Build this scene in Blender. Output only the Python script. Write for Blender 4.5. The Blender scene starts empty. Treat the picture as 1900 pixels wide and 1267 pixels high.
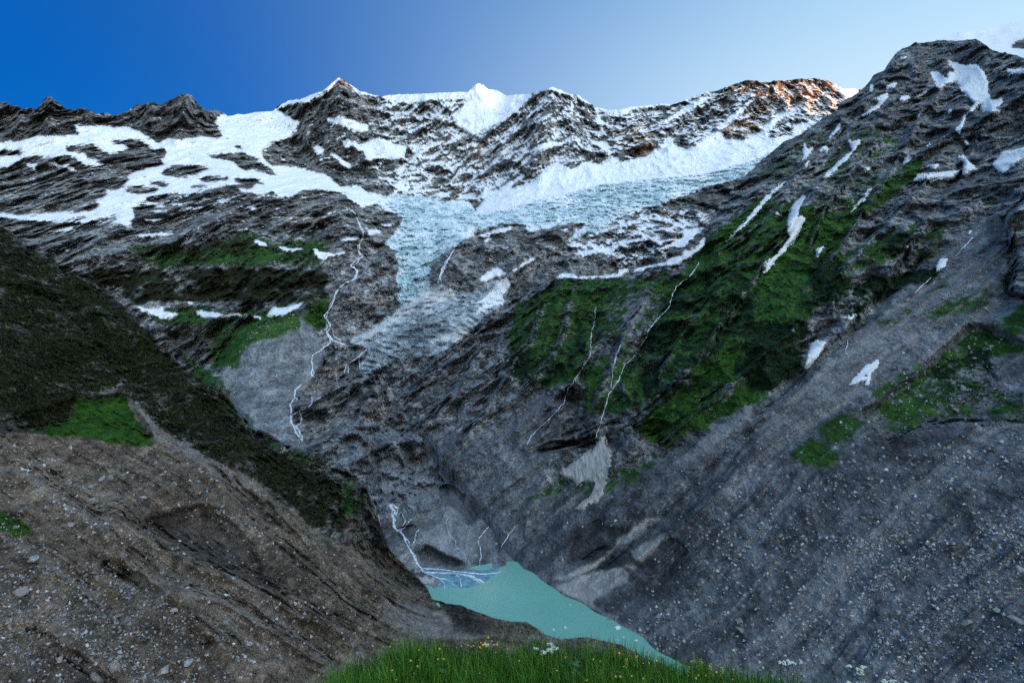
import bpy, math, time
import numpy as np
T0 = time.time()
rng = np.random.default_rng(7)
scene = bpy.context.scene
COL = scene.collection

# ------------------------------------------------------------------ camera
FPX = 1238.0                        # focal length in pixels of the 1900 px wide photograph
PITCH = math.radians(-3.0)
cam_d = bpy.data.cameras.new('camera')
cam = bpy.data.objects.new('camera', cam_d)
COL.objects.link(cam)
cam_d.sensor_width = 36.0
cam_d.lens = FPX / 1900.0 * 36.0
cam_d.clip_start = 0.1
cam_d.clip_end = 60000.0
cam.location = (0, 0, 0)
cam.rotation_euler = (math.pi / 2 + PITCH, 0, 0)
scene.camera = cam

# ------------------------------------------------------------------ light
SUN_AZ = math.radians(134.0)        # clockwise from +Y (to the right, a little behind)
SUN_EL = math.radians(8.5)
SKY_L, SKY_R, SKY_S = (.00, .078, .37), (.38, .72, 1.04), (2.9, 3.2, 3.5)   # display values: far from the sun, in between, around the sun
sun_dir = np.array([math.sin(SUN_AZ) * math.cos(SUN_EL), math.cos(SUN_AZ) * math.cos(SUN_EL), math.sin(SUN_EL)])
world = bpy.data.worlds.new('World')
scene.world = world
world.use_nodes = True
wt = world.node_tree
wt.nodes.clear()
wo = wt.nodes.new('ShaderNodeOutputWorld')
bg = wt.nodes.new('ShaderNodeBackground')
sky = wt.nodes.new('ShaderNodeTexSky')
sky.sky_type = 'NISHITA'
sky.sun_disc = False
sky.sun_elevation = SUN_EL
sky.sun_rotation = SUN_AZ
sky.altitude = 1700
sky.air_density = 1.0
sky.dust_density = 0.4
sky.ozone_density = 2.5
# deep blue away from the sun, paling steadily towards it (as the sky in view does from left to right)
tc = wt.nodes.new('ShaderNodeTexCoord')
dp = wt.nodes.new('ShaderNodeVectorMath'); dp.operation = 'DOT_PRODUCT'
GAZ = math.radians(122.0)
dp.inputs[1].default_value = (math.sin(GAZ), math.cos(GAZ), 0.0)
wt.links.new(tc.outputs['Generated'], dp.inputs[0])
def wmap(a, b_):
    n = wt.nodes.new('ShaderNodeMapRange'); n.interpolation_type = 'SMOOTHSTEP'
    n.inputs['From Min'].default_value = a; n.inputs['From Max'].default_value = b_
    wt.links.new(dp.outputs['Value'], n.inputs['Value']); return n.outputs['Result']
def wmix(f, a, b_, mode='MIX'):
    n = wt.nodes.new('ShaderNodeMix'); n.data_type = 'RGBA'; n.blend_type = mode
    for k_, v_ in ((0, f), (6, a), (7, b_)):
        if isinstance(v_, float): n.inputs[k_].default_value = v_
        elif isinstance(v_, tuple): n.inputs[k_].default_value = (*v_, 1)
        else: wt.links.new(v_, n.inputs[k_])
    return n.outputs[2]
SB = 0.15
sc3 = lambda c: tuple(v_ / SB for v_ in c)
grad = wmix(wmap(-.92, .16), sc3(SKY_L), sc3(SKY_R))
grad = wmix(wmap(.05, .80), grad, sc3(SKY_S))
# the band above the horizon pales, most on the side of the sun
sxyz = wt.nodes.new('ShaderNodeSeparateXYZ'); wt.links.new(tc.outputs['Generated'], sxyz.inputs[0])
hb = wt.nodes.new('ShaderNodeMapRange'); hb.interpolation_type = 'SMOOTHSTEP'; wt.links.new(sxyz.outputs['Z'], hb.inputs['Value'])
for k_, v_ in (('From Min', .22), ('From Max', .50), ('To Min', .85), ('To Max', 0.0)): hb.inputs[k_].default_value = v_
hm = wt.nodes.new('ShaderNodeMath'); hm.operation = 'MULTIPLY'; wt.links.new(hb.outputs['Result'], hm.inputs[0]); wt.links.new(wmap(-.80, .0), hm.inputs[1])
hl = wmix(wmap(.05, .80), sc3((.80, .97, 1.06)), sc3((2.6, 2.6, 2.5)))
grad = wmix(hm.outputs[0], grad, hl)
tint = wmix(wmap(-.92, .16), (.03, .55, 1.1), (1.9, 1.95, 1.75))
nsk = wmix(1.0, sky.outputs[0], tint, 'MULTIPLY')
wt.links.new(wmix(.72, nsk, grad), bg.inputs['Color'])
bg.inputs['Strength'].default_value = SB
wt.links.new(bg.outputs[0], wo.inputs['Surface'])
sun_l = bpy.data.lights.new('sun', 'SUN')
sun_l.energy = 5.0
sun_l.angle = math.radians(0.5)
sun_l.color = (1.0, 0.42, 0.09)
sun = bpy.data.objects.new('sun', sun_l)
COL.objects.link(sun)
from mathutils import Vector, Matrix
sun.rotation_euler = Vector(-sun_dir).to_track_quat('-Z', 'Y').to_euler()
scene.view_settings.view_transform = 'Standard'
scene.view_settings.look = 'None'
scene.view_settings.exposure = 0.12
scene.view_settings.gamma = 1.0
scene.view_settings.use_curve_mapping = False
scene.cycles.use_denoising = False
scene.cycles.max_bounces = 6
scene.cycles.diffuse_bounces = 3
scene.cycles.volume_bounces = 1

# ------------------------------------------------------------------ small maths
cp_, sp_ = math.cos(PITCH), math.sin(PITCH)
def ray(px, py):
    """bearing (x/y, z/y) of a line of sight"""
    u = (np.asarray(px, float) - 950.0) / FPX
    v = (633.5 - np.asarray(py, float)) / FPX
    dy = cp_ - v * sp_
    return u / dy, (sp_ + v * cp_) / dy
def at(px, py, Y):
    s, t = ray(px, py)
    Y = np.asarray(Y, float)
    return np.stack([s * Y, Y, t * Y], -1)

_perm = np.random.default_rng(3).permutation(256).astype(np.int32)
_perm = np.concatenate([_perm, _perm, _perm])
_g = np.random.default_rng(5).normal(size=(256, 3)).astype(np.float32)
_g /= np.linalg.norm(_g, axis=1, keepdims=True)
def perlin(P):
    P = np.asarray(P, np.float32)
    i = np.floor(P).astype(np.int32)
    f = P - i
    i &= 255
    w = f * f * f * (f * (f * 6 - 15) + 10)
    out = 0
    for dx in (0, 1):
        wx = w[..., 0] if dx else 1 - w[..., 0]
        a = _perm[i[..., 0] + dx]
        for dy in (0, 1):
            wy = wx * (w[..., 1] if dy else 1 - w[..., 1])
            b = _perm[a + i[..., 1] + dy]
            for dz in (0, 1):
                wz = wy * (w[..., 2] if dz else 1 - w[..., 2])
                g = _g[_perm[b + i[..., 2] + dz]]
                out = out + wz * (g[..., 0] * (f[..., 0] - dx) + g[..., 1] * (f[..., 1] - dy) + g[..., 2] * (f[..., 2] - dz))
    return out * 1.6
def fbm(P, wl, octs, gain=0.5, seed=0.0):
    r = 0; a = 1.0; n = 0
    for k in range(octs):
        r = r + a * perlin(P * (2.03 ** k / wl) + (seed + 17.3 * k)); n += a; a *= gain
    return r / n
def ridged(P, wl, octs, gain=0.5, seed=0.0):
    r = 0; a = 1.0; n = 0; w = 1.0
    for k in range(octs):
        v = 1 - np.abs(perlin(P * (2.03 ** k / wl) + (seed + 11.7 * k))) * 1.6
        v = np.clip(v, 0, 1) ** 2
        r = r + a * v * w; w = np.clip(v * 1.6, 0, 1); n += a; a *= gain
    return r / n * 2 - 1
def sstep(a, b, x):
    t = np.clip((x - a) / (b - a), 0, 1)
    return t * t * (3 - 2 * t)

# ------------------------------------------------------------------ survey maps (outlines of snow, turf, scree ... by bearing)
MX0, MY0, MW, MH = -10, -10, 1920, 1440
TILE = {1: (0, 100), 2: (450, 100), 3: (900, 100), 4: (1400, 20), 5: (0, 400), 6: (450, 400), 7: (900, 400), 8: (1400, 350),
        9: (0, 700), 10: (450, 700), 11: (900, 700), 12: (1400, 650), 13: (0, 933), 14: (550, 933), 15: (900, 933), 16: (1400, 933)}
def pts(s, tile=0):
    v = np.array([float(k) for k in s.replace(',', ' ').split()]).reshape(-1, 2)
    if tile:
        v = v / 3.794 + np.array(TILE[tile], float)
        v[:, 0] = np.where(v[:, 0] < 1.5, -20, v[:, 0]); v[:, 0] = np.where(v[:, 0] > 1898, 1925, v[:, 0])
    return v
def fill(m, poly, val=1.0):
    x0, y0 = np.floor(poly.min(0)).astype(int) - 1; x1, y1 = np.ceil(poly.max(0)).astype(int) + 1
    x0 = max(x0, MX0); y0 = max(y0, MY0); x1 = min(x1, MX0 + MW - 1); y1 = min(y1, MY0 + MH - 1)
    if x1 <= x0 or y1 <= y0: return m
    X, Y = np.meshgrid(np.arange(x0, x1 + 1), np.arange(y0, y1 + 1))
    ins = np.zeros(X.shape, bool)
    n = len(poly)
    for k in range(n):
        xa, ya = poly[k]; xb, yb = poly[(k + 1) % n]
        if ya == yb: continue
        c = ((ya > Y) != (yb > Y)) & (X < (xb - xa) * (Y - ya) / (yb - ya) + xa)
        ins ^= c
    sub = m[y0 - MY0:y1 - MY0 + 1, x0 - MX0:x1 - MX0 + 1]
    sub[ins] = val
    return m
def newmap(): return np.zeros((MH, MW), np.float32)
def blur(m, r):
    r = int(max(1, r))
    for ax in (0, 1):
        for _ in range(2):
            pad = [(0, 0), (0, 0)]; pad[ax] = (r + 1, r)
            c = np.cumsum(np.pad(m, pad, mode='edge'), axis=ax, dtype=np.float64)
            if ax == 0: m = ((c[2 * r + 1:] - c[:-2 * r - 1]) / (2 * r + 1)).astype(np.float32)
            else: m = ((c[:, 2 * r + 1:] - c[:, :-2 * r - 1]) / (2 * r + 1)).astype(np.float32)
    return m
def line(m, p, w, val=1.0):
    """mark a band w px wide along a polyline (soft edge)"""
    for k in range(len(p) - 1):
        a, b = p[k], p[k + 1]
        lo = np.floor(np.minimum(a, b) - 2.2 * w).astype(int); hi = np.ceil(np.maximum(a, b) + 2.2 * w).astype(int)
        x0 = max(lo[0], MX0); y0 = max(lo[1], MY0); x1 = min(hi[0], MX0 + MW - 1); y1 = min(hi[1], MY0 + MH - 1)
        if x1 <= x0 or y1 <= y0: continue
        X, Y = np.meshgrid(np.arange(x0, x1 + 1), np.arange(y0, y1 + 1))
        d = b - a; L = max((d * d).sum(), 1e-6)
        t = np.clip(((X - a[0]) * d[0] + (Y - a[1]) * d[1]) / L, 0, 1)
        q = np.hypot(X - a[0] - t * d[0], Y - a[1] - t * d[1])
        sub = m[y0 - MY0:y1 - MY0 + 1, x0 - MX0:x1 - MX0 + 1]
        np.maximum(sub, (val * np.exp(-(q / w) ** 2 * 1.5)).astype(np.float32), out=sub)
    return m
def samp(m, px, py):
    x = np.clip(px - MX0, 0, MW - 1.01); y = np.clip(py - MY0, 0, MH - 1.01)
    i = x.astype(np.int32); j = y.astype(np.int32); fx = (x - i).astype(np.float32); fy = (y - j).astype(np.float32)
    return (m[j, i] * (1 - fx) + m[j, i + 1] * fx) * (1 - fy) + (m[j + 1, i] * (1 - fx) + m[j + 1, i + 1] * fx) * fy

def soft(specs, r):
    """specs: (weight, polygon); a blurred density map"""
    m = newmap()
    for w, p in specs: fill(m, p, w)
    return blur(m, r)

# --- hard snow of the far mountains
snow = newmap()
fill(snow, pts('-20 264 40 261 63 254 110 254 146 251 138 233 180 234 237 237 260 246 275 255 295 267 312 258 335 261 366 253 403 258 414 252 397 224 411 212 432 205 464 200 507 200 530 214 558 229 545 248 516 263 483 279 490 295 503 308 548 311 575 318 603 324 632 348 661 345 687 360 714 364 716 380 695 380 671 384 655 376 640 360 600 352 560 352 540 365 480 362 430 350 390 352 330 365 300 385 270 400 245 405 238 425 225 415 215 400 160 415 100 412 40 408 -20 400'))
for s in ('455 650 540 650 660 640 700 680 780 700 860 690 900 660 1000 630 1090 680 1150 650 1180 700 1130 750 1170 780 1100 800 960 830 920 850 880 910 860 940 800 970 740 960 755 1010 670 1030 700 1080 620 1110 450 1115 330 1125 200 1135 100 1130 0 1120 0 820 60 790 160 735 330 730 410 720 470 710 560 760 600 790 720 795 730 780 680 740 600 735 600 700 540 690 480 690',
          '0 685 130 685 185 693 130 720 0 730', '1430 710 1560 705 1690 695 1780 720 1890 790 1960 870 1800 820 1700 815 1650 770 1580 745 1500 740',
          '860 610 990 610 1010 625 910 650 830 640 750 625', '1120 850 1170 800 1260 780 1430 795 1490 815 1400 840 1370 860 1240 870',
          '1380 900 1450 860 1600 865 1620 885 1500 905', '1630 880 1700 865 1790 880 1890 930 1700 915', '1040 910 1150 900 1200 925 1160 940 1050 925',
          '850 955 990 930 1130 950 1080 985 1000 990 880 970', '1300 940 1400 915 1510 925 1400 950', '1450 950 1600 925 1770 925 1820 940 1650 955',
          '1000 1040 1060 1000 1200 985 1400 985 1600 960 1750 965 1600 1000 1350 1045 1100 1050', '430 1165 500 1150 650 1155 560 1170',
          '330 1190 450 1180 550 1190 430 1210', '1650 640 1690 640 1730 690 1660 660', '940 1090 1000 1060 1150 1080 1350 1060 1640 1010 1950 970 1950 1300 940 1300'):
    fill(snow, pts(s, 1), 0.0)
for t, s in ((1, '165 770 260 830 255 790 300 770 220 780'), (1, '320 760 360 755 420 790 480 780 540 820 590 840 500 825 450 800 330 785'),
             (1, '960 1115 1160 1100 1380 1085 1550 1040 1780 965 1600 1035 1380 1098 1160 1112'), (1, '1745 1090 1810 1080 1770 1100'),
             (1, '1000 1050 1200 1055 1450 1035 1250 1065'), (1, '940 1150 1080 1170 1190 1150 1080 1188'),
             (2, '1590 262 1650 200 1730 240 1790 248 1860 280 1930 240 2000 230 2030 270 1950 400 1850 470 1720 530 1610 575 1560 540 1500 510 1480 450 1540 390 1580 320'),
             (3, '0 230 80 245 160 280 300 280 340 305 250 370 130 450 0 520'),
             (2, '990 285 1110 272 1300 268 1590 258 1590 320 1500 330 1370 320 1270 340 1150 355 1080 320 1000 310'),
             (2, '590 465 690 440 800 480 880 510 890 550 780 545 700 510 610 480'),
             (2, '680 640 740 600 850 640 890 590 950 585 1040 630 1170 665 1130 740 1060 755 1000 750 950 740 890 760 850 700 760 660'),
             (2, '480 665 540 640 585 690 530 710'), (2, '610 690 700 740 760 790 740 810 650 730'),
             (2, '415 315 500 275 560 255 670 150 690 165 615 262 545 298 450 355'), (2, '225 395 300 330 420 308 430 340 300 380'),
             (2, '1170 790 1200 720 1300 650 1420 610 1400 640 1270 700'), (2, '1060 860 1130 800 1160 790 1110 850'), (2, '1070 900 1100 910 1180 940 1150 985 1080 960'),
             (2, '690 155 760 210 830 260 920 282 1000 290 920 302 830 285 740 222'),
             (2, '1200 1000 1250 985 1300 1005 1260 1020'), (2, '1640 1030 1700 960 1740 880 1730 950 1720 1000'), (2, '1790 1000 1830 940 1897 890 1897 930 1850 990'),
             (3, '-60 1100 0 1015 80 985 170 900 140 975 330 905 440 820 490 755 600 815 730 765 800 780 870 730 930 725 970 765 1080 735 1140 725 1210 660 1330 600 1330 640 1400 680 1480 640 1600 560 1680 545 1690 610 1760 600 1850 600 1897 565 1950 600 1950 860 1830 870 1650 880 1520 880 1210 900 1000 925 830 940 640 985 460 1030 330 1070 180 1100 0 1140'),
             (4, '0 890 100 780 220 705 230 720 110 850 100 890 270 870 280 800 420 785 520 740 420 800 200 960 60 1090 -100 1150 -60 930'),
             (4, '555 515 620 540 730 548 730 600 640 650 600 590'),
             (3, '780 365 900 380 1020 355 1250 340 1420 310 1560 260 1600 262 1420 335 1300 365 1180 380 1020 405 920 450 850 430 790 395'),
             (3, '300 280 380 258 460 232 570 265 660 285 720 325 780 370 770 385 710 345 650 310 560 290 470 256 380 285'),
             (3, '430 620 560 625 720 620 860 630 900 700 860 720 830 660 700 630 560 640 450 665 350 680 230 740 200 760 280 690'),
             (3, '1200 500 1340 420 1500 320 1610 280 1550 340 1400 430 1280 490'), (3, '1640 520 1740 430 1897 300 1897 330 1780 440 1690 520 1600 570'),
             (3, '1440 610 1560 540 1660 500 1560 570'), (3, '1330 600 1420 520 1500 450 1440 530'), (3, '250 500 310 420 460 310 400 380 320 440'),
             (3, '600 340 625 340 620 450 608 450'), (3, '755 360 775 370 830 500 840 575 828 575'),
             (5, '940 630 1000 645 1110 650 1165 615 1130 650 1200 680 1270 685 1190 725 1060 705'), (5, '1375 675 1440 670 1580 690 1660 680 1720 705 1560 725 1400 705'),
             (5, '1730 690 1850 735 1800 725'), (5, '935 135 1100 130 1290 118 1170 140 1000 150'), (5, '255 125 450 95 520 75 480 105 350 125'), (5, '850 268 920 275 890 282'),
             (5, '1195 610 1240 615 1210 618'), (5, '1310 612 1380 618 1340 628'), (5, '420 250 500 233 460 250'), (5, '715 80 830 30 900 0 930 75 900 80 870 40 800 60'),
             (6, '170 710 220 650 300 660 380 620 440 595 390 650 270 700'), (6, '-10 700 60 695 130 710 140 735 60 715'),
             (6, '70 195 100 170 180 210 130 220'), (6, '200 205 290 230 400 235 480 230 400 242 290 248'), (6, '490 240 600 265 800 255 700 275 600 290 590 320 540 300'),
             (6, '655 175 830 145 820 170 720 180'), (6, '860 130 930 100 990 110 910 135'), (6, '690 605 730 628 700 622'), (6, '930 85 1030 60 1100 45 1020 75'),
             (6, '965 375 1000 315 985 360'), (6, '870 640 920 648 890 650'), (6, '800 745 845 738 820 752'), (6, '940 740 1000 730 960 745'), (6, '560 935 600 915 590 930'),
             (6, '1690 190 1770 145 1720 180'), (6, '1660 440 1800 390 1860 400 1740 440 1680 460'), (6, '1620 160 1700 130 1897 85 1897 100 1720 140'),
             (6, '1540 555 1620 520 1580 545'), (7, '0 175 60 150 0 190'), (7, '0 135 100 95 200 90 90 110 0 148'), (7, '120 220 140 180 190 165 140 190'),
             (7, '0 400 60 380 150 375 60 395 0 425'), (7, '190 380 320 310 480 240 330 325 200 395'), (7, '0 450 100 405 150 400 60 440 0 470'),
             (7, '470 440 530 425 610 405 660 432 800 432 940 412 970 382 1010 392 950 430 800 445 680 442 520 437'),
             (7, '1040 410 1050 380 1130 360 1250 340 1330 300 1420 250 1500 220 1520 170 1555 140 1555 180 1500 250 1420 310 1340 360 1250 355 1130 375 1070 395'),
             (7, '1140 250 1260 220 1390 160 1400 120 1520 90 1500 120 1400 215 1260 235 1170 255'), (7, '850 205 1000 170 1110 155 1170 170 1010 185 900 205'), (7, '780 180 840 168 820 190'),
             (7, '560 200 700 200 620 235'), (7, '700 150 860 90 960 60 860 110 720 160'), (7, '1030 110 1160 60 1240 70 1100 100'), (7, '1200 100 1350 75 1520 50 1380 90'),
             (7, '690 245 750 235 720 250')):
    fill(snow, pts(s, t))
snow_b = blur(snow, 2)
snowbright = newmap()
fill(snowbright, pts('1620 620 1700 570 1850 430 1890 490 1830 580 1840 620 1780 630 1640 710 1660 660 1720 600', 6))
# --- snow that dusts ledges: density, raised on the right crest to brighten its sunlit band
dust = soft([(0.17, pts('-20 180 560 180 700 240 700 340 480 300 410 250 -20 250')),
             (0.20, pts('-20 300 300 300 480 330 700 400 700 440 -20 420')),
             (0.20, pts('520 140 720 140 760 220 740 300 700 360 560 300 540 230')),
             (0.44, pts('700 150 1110 150 1110 330 900 380 720 370 690 260')), (0.40, pts('1100 180 1600 130 1600 230 1330 290 1180 300 1100 290')),
             (0.62, pts('1440 190 1600 170 1560 220 1470 240 1430 230')), (0.50, pts('700 180 900 180 830 240 720 230')),
             (0.38, pts('1030 420 1100 390 1330 380 1310 450 1180 500 1080 490')), (0.10, pts('820 410 1080 410 1000 500 850 540'))], 14)
# --- glacier and the avalanche cone below it
ICE_P = np.concatenate([pts('940 1040 1000 995 1250 1005 1430 1030 1600 1040 1640 1110 1720 1070', 2),
                        pts('0 1120 180 1080 460 1010 830 920 1210 880 1520 850 1830 770 1897 740', 3), np.array([[1440, 280], [1440, 310]]),
                        pts('1780 885 1700 905 1590 925 1500 960 1370 1010 1300 1040 1180 1080 1050 1120 920 1170 860 1220 780 1265', 3),
                        pts('720 115 650 165 580 190 600 150 680 90 700 40 560 65 480 75 360 112 290 112 285 65 200 55 100 70 0 95', 7),
                        pts('1640 110 1620 150 1510 200 1440 260 1330 320 1310 440 1300 460 1280 500 1200 590 1120 640 1080 590 1110 540 1080 440 1100 330 1060 240 1000 200 1050 150 1110 60 1140 0', 6),
                        pts('1140 1150 940 1080', 2)])
ice = fill(newmap(), ICE_P)
ice_b = blur(ice, 12)
cone = fill(newmap(), pts('1270 500 1310 455 1420 490 1500 530 1600 545 1700 480 1850 440 1890 500 1840 610 1700 710 1640 790 1530 880 1420 960 1260 1010 1100 1010 1040 1050 900 1120 850 1150 820 1060 900 930 850 925 790 920 760 885 900 800 1050 700 1180 600', 6))
conepale = soft([(1, pts('770 880 900 800 1000 740 1100 680 1180 610 1290 480 1330 460 1400 480 1340 560 1240 610 1180 670 1050 780 900 860 860 920 790 915', 6)),
                 (0.8, pts('1330 470 1440 490 1500 540 1520 620 1440 600 1380 620 1300 640 1240 700 1300 580', 6)), (0.6, pts('1280 900 1400 850 1560 780 1640 790 1520 880 1380 880', 6))], 2)
conedark = soft([(.55, pts('1180 790 1260 700 1330 740 1450 790 1400 830 1260 890 1160 900', 6)), (.4, pts('1000 1000 1200 880 1280 920 1400 900 1300 1000 1100 1040 950 1100', 6))], 4)
# --- turf
green = soft([(.34, pts('1400 330 1500 250 1600 230 1680 260 1640 330 1560 400 1480 380')), (.42, pts('1100 520 1250 500 1250 560 1160 660 1120 640')), (.3, pts('1600 600 1700 560 1780 500 1760 560 1660 620')), (0.75, pts('1310 445 1400 365 1480 375 1560 400 1640 330 1690 300 1720 290 1700 340 1600 400 1560 470 1580 490 1500 590 1480 640 1420 740 1330 780 1230 830 1180 800 1230 700 1200 640 1230 560 1250 520')),
              (0.62, pts('1030 518 1180 518 1120 560 1100 700 1020 720 960 700 930 640 960 570')), (0.55, pts('1070 700 1140 650 1220 650 1300 700 1200 760 1080 780')),
              (0.46, pts('1460 850 1540 780 1620 720 1700 680 1760 640 1800 640 1810 690 1840 720 1925 730 1925 785 1820 785 1720 785 1680 800 1650 820 1600 800 1560 860 1500 880')),
              (0.45, pts('1780 620 1925 540 1925 640 1800 680')), (0.6, pts('1560 480 1640 430 1760 400 1740 480 1600 500 1560 560 1520 580')), (0.5, pts('1720 560 1850 520 1830 580 1700 600')),
              (0.55, pts('270 450 620 440 600 500 560 500 300 500 200 470')), (0.75, pts('300 470 440 455 480 470 340 490 280 490')), (0.7, pts('440 430 500 450 480 500 420 470')),
              (0.6, pts('250 570 560 570 560 620 420 640 300 600')), (0.7, pts('380 640 460 600 500 580 470 620 440 690 400 680')), (0.8, pts('560 560 610 545 610 600 600 615 570 600')),
              (0.9, pts('0 405 60 398 220 385 500 290 540 240 440 90 560 140 700 160 860 110 880 150 920 260 1000 360 1080 450 1060 495 940 455 700 440 550 430 380 425 220 410', 9)),
              (0.85, pts('0 30 60 60 150 130 260 230 150 200 0 150', 13)), (0.55, pts('960 130 1020 160 1250 310 1230 340 1050 200', 9)),
              (0.35, pts('1040 480 1180 540 1300 620 1260 640 1100 540', 9)), (.5, pts('330 640 400 690 480 800 600 855 560 870 440 790 360 720')),
              (.4, pts('600 870 660 890 690 930 650 960 600 940')), (.4, pts('980 930 1240 900 1290 860 1180 840 1050 870'))], 7)
bush = soft([(0.9, pts('1380 610 1500 590 1490 690 1400 740 1360 700')), (0.9, pts('1500 470 1560 475 1570 540 1545 575 1500 570')), (0.85, pts('1560 570 1600 520 1760 490 1740 520 1620 560 1570 600')),
             (0.6, pts('1210 560 1330 480 1420 500 1400 600 1300 680 1200 740 1180 640')), (0.65, pts('930 650 1000 640 1090 600 1100 660 1010 720 950 710')), (.6, pts('1100 740 1300 690 1330 720 1200 770')),
             (0.6, pts('1600 440 1740 400 1760 440 1640 480')), (.6, pts('1700 690 1840 640 1860 720 1920 730 1920 770 1760 740')),
             (0.85, pts('130 500 620 490 600 560 540 570 250 560 180 530')), (0.6, pts('270 600 400 610 420 640 330 650')), (.5, pts('180 440 300 440 600 400 640 450 560 480 200 480')),
             (.72, pts('-20 400 60 455 150 505 250 580 340 680 400 720 470 800 560 855 620 870 600 985 560 950 470 880 390 850 300 800 235 730 225 715 140 740 130 780 60 798 -20 805')),
             (.8, pts('440 790 560 870 640 900 640 1000 580 975 470 885'))], 6)
# --- pale deposits, dark slabs, brown and rusty rock, painted lighter on the sunlit crest
pale = newmap()
for t, s, v in ((15, '490 540 640 470 800 400 920 310 1000 210 1100 140 1230 90 1240 110 1160 160 1080 220 960 300 850 370 780 450 600 520 560 545', 1.3),
                (15, '1050 330 1120 270 1270 200 1230 260 1180 330 1110 390 1060 390', 1.1), (15, '490 600 600 545 820 480 980 455 1020 500 1000 560 920 570 850 640 740 720 640 660', 1.2), (15, '985 440 1060 420 1070 450 1000 460', .7),
                (15, '640 660 740 700 800 760 900 800 1000 880 1160 940 1130 950 1000 890 900 815 780 760', .7),
                (9, '870 105 940 110 1080 210 1200 330 1450 540 1700 680 1897 790 1700 790 1450 640 1250 520 1000 370 920 260', 0.35),
                (11, '1700 300 1830 100 1897 120 1897 250 1500 560 1300 640 1500 460', .45), (8, '590 640 640 530 760 500 900 440 1000 420 950 480 800 580 700 660 600 690', .4),
                (8, '900 900 1060 800 1200 700 1300 600 1400 640 1250 800 1000 1000 700 1200 650 1100 700 1030', .5), (14, '960 740 1050 750 1080 800 1100 870 1020 850', .5), (7, '900 560 1140 520 1140 660 1000 760 960 700', .35), (14, '560 690 760 700 960 740 1100 890 1250 920 1480 930 1000 960 800 940 650 860', .4), (0, '760 720 860 680 1000 740 1060 820 1000 1000 940 1000 860 900 780 800', .14), (0, '1420 760 1520 690 1680 560 1800 470 1850 520 1740 600 1560 760 1400 860', .28), (0, '560 690 700 760 900 800 960 900 900 1040 800 1040 720 940 620 850 560 800', .12)):
    fill(pale, pts(s, t), v)
pale = blur(pale, 2)
for p, w, v in ((pts('440 490 400 560 380 650 385 760 420 880', 8), 3, .9), (pts('0 560 100 400 200 260', 8), 4, .6), (pts('1700 690 1850 530 1897 460', 7), 5, .6), (pts('590 220 640 130 700 0', 8), 2.5, .5),
                (pts('460 380 560 280 640 200', 8), 3, .6), (pts('960 900 1000 780 1040 700 1060 600', 7), 5, .5), (pts('200 640 440 580 800 380 1000 250', 9), 1, 0),
                (pts('930 500 1180 600 1500 720 1800 850', 13), 16, .2), (pts('1180 610 1400 640 1600 760 1850 850', 13), 14, .22), (pts('600 100 850 180 1000 230', 13), 14, .25),
                (pts('480 560 560 640', 6), 4, .6), (pts('460 680 510 780', 6), 4, .5), (pts('1170 210 1400 480', 10), 3, .4)):
    line(pale, p, w, v)
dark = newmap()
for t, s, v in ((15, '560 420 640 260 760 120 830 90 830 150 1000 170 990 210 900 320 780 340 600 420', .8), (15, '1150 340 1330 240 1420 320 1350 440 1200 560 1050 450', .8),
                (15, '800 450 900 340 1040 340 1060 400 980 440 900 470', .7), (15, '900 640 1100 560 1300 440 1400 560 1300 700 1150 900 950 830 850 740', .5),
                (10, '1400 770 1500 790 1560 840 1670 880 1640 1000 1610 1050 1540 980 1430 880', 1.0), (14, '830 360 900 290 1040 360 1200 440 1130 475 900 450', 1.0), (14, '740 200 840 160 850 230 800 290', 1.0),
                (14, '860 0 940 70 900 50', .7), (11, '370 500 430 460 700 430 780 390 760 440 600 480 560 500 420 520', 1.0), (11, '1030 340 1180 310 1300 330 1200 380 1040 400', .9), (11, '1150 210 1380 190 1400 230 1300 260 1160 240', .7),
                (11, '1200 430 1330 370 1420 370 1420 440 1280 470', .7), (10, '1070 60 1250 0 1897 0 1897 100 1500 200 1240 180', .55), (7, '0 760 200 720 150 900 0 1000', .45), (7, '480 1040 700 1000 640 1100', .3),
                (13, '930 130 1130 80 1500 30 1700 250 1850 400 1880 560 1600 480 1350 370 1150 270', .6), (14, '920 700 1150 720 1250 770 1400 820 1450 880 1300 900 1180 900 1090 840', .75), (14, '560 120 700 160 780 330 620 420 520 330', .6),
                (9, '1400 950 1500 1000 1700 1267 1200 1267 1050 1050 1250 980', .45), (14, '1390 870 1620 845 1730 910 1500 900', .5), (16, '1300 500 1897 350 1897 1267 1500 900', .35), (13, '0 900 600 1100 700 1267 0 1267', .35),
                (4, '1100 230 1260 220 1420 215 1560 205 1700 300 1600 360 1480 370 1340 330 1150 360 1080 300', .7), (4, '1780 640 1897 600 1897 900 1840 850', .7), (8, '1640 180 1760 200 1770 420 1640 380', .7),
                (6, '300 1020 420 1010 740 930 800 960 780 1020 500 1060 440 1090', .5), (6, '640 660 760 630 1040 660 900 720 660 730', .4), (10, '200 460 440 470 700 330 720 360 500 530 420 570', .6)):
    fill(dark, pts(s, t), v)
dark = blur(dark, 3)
rust = newmap()  # rusty rock, plus the sunlit crest painted brighter
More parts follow.
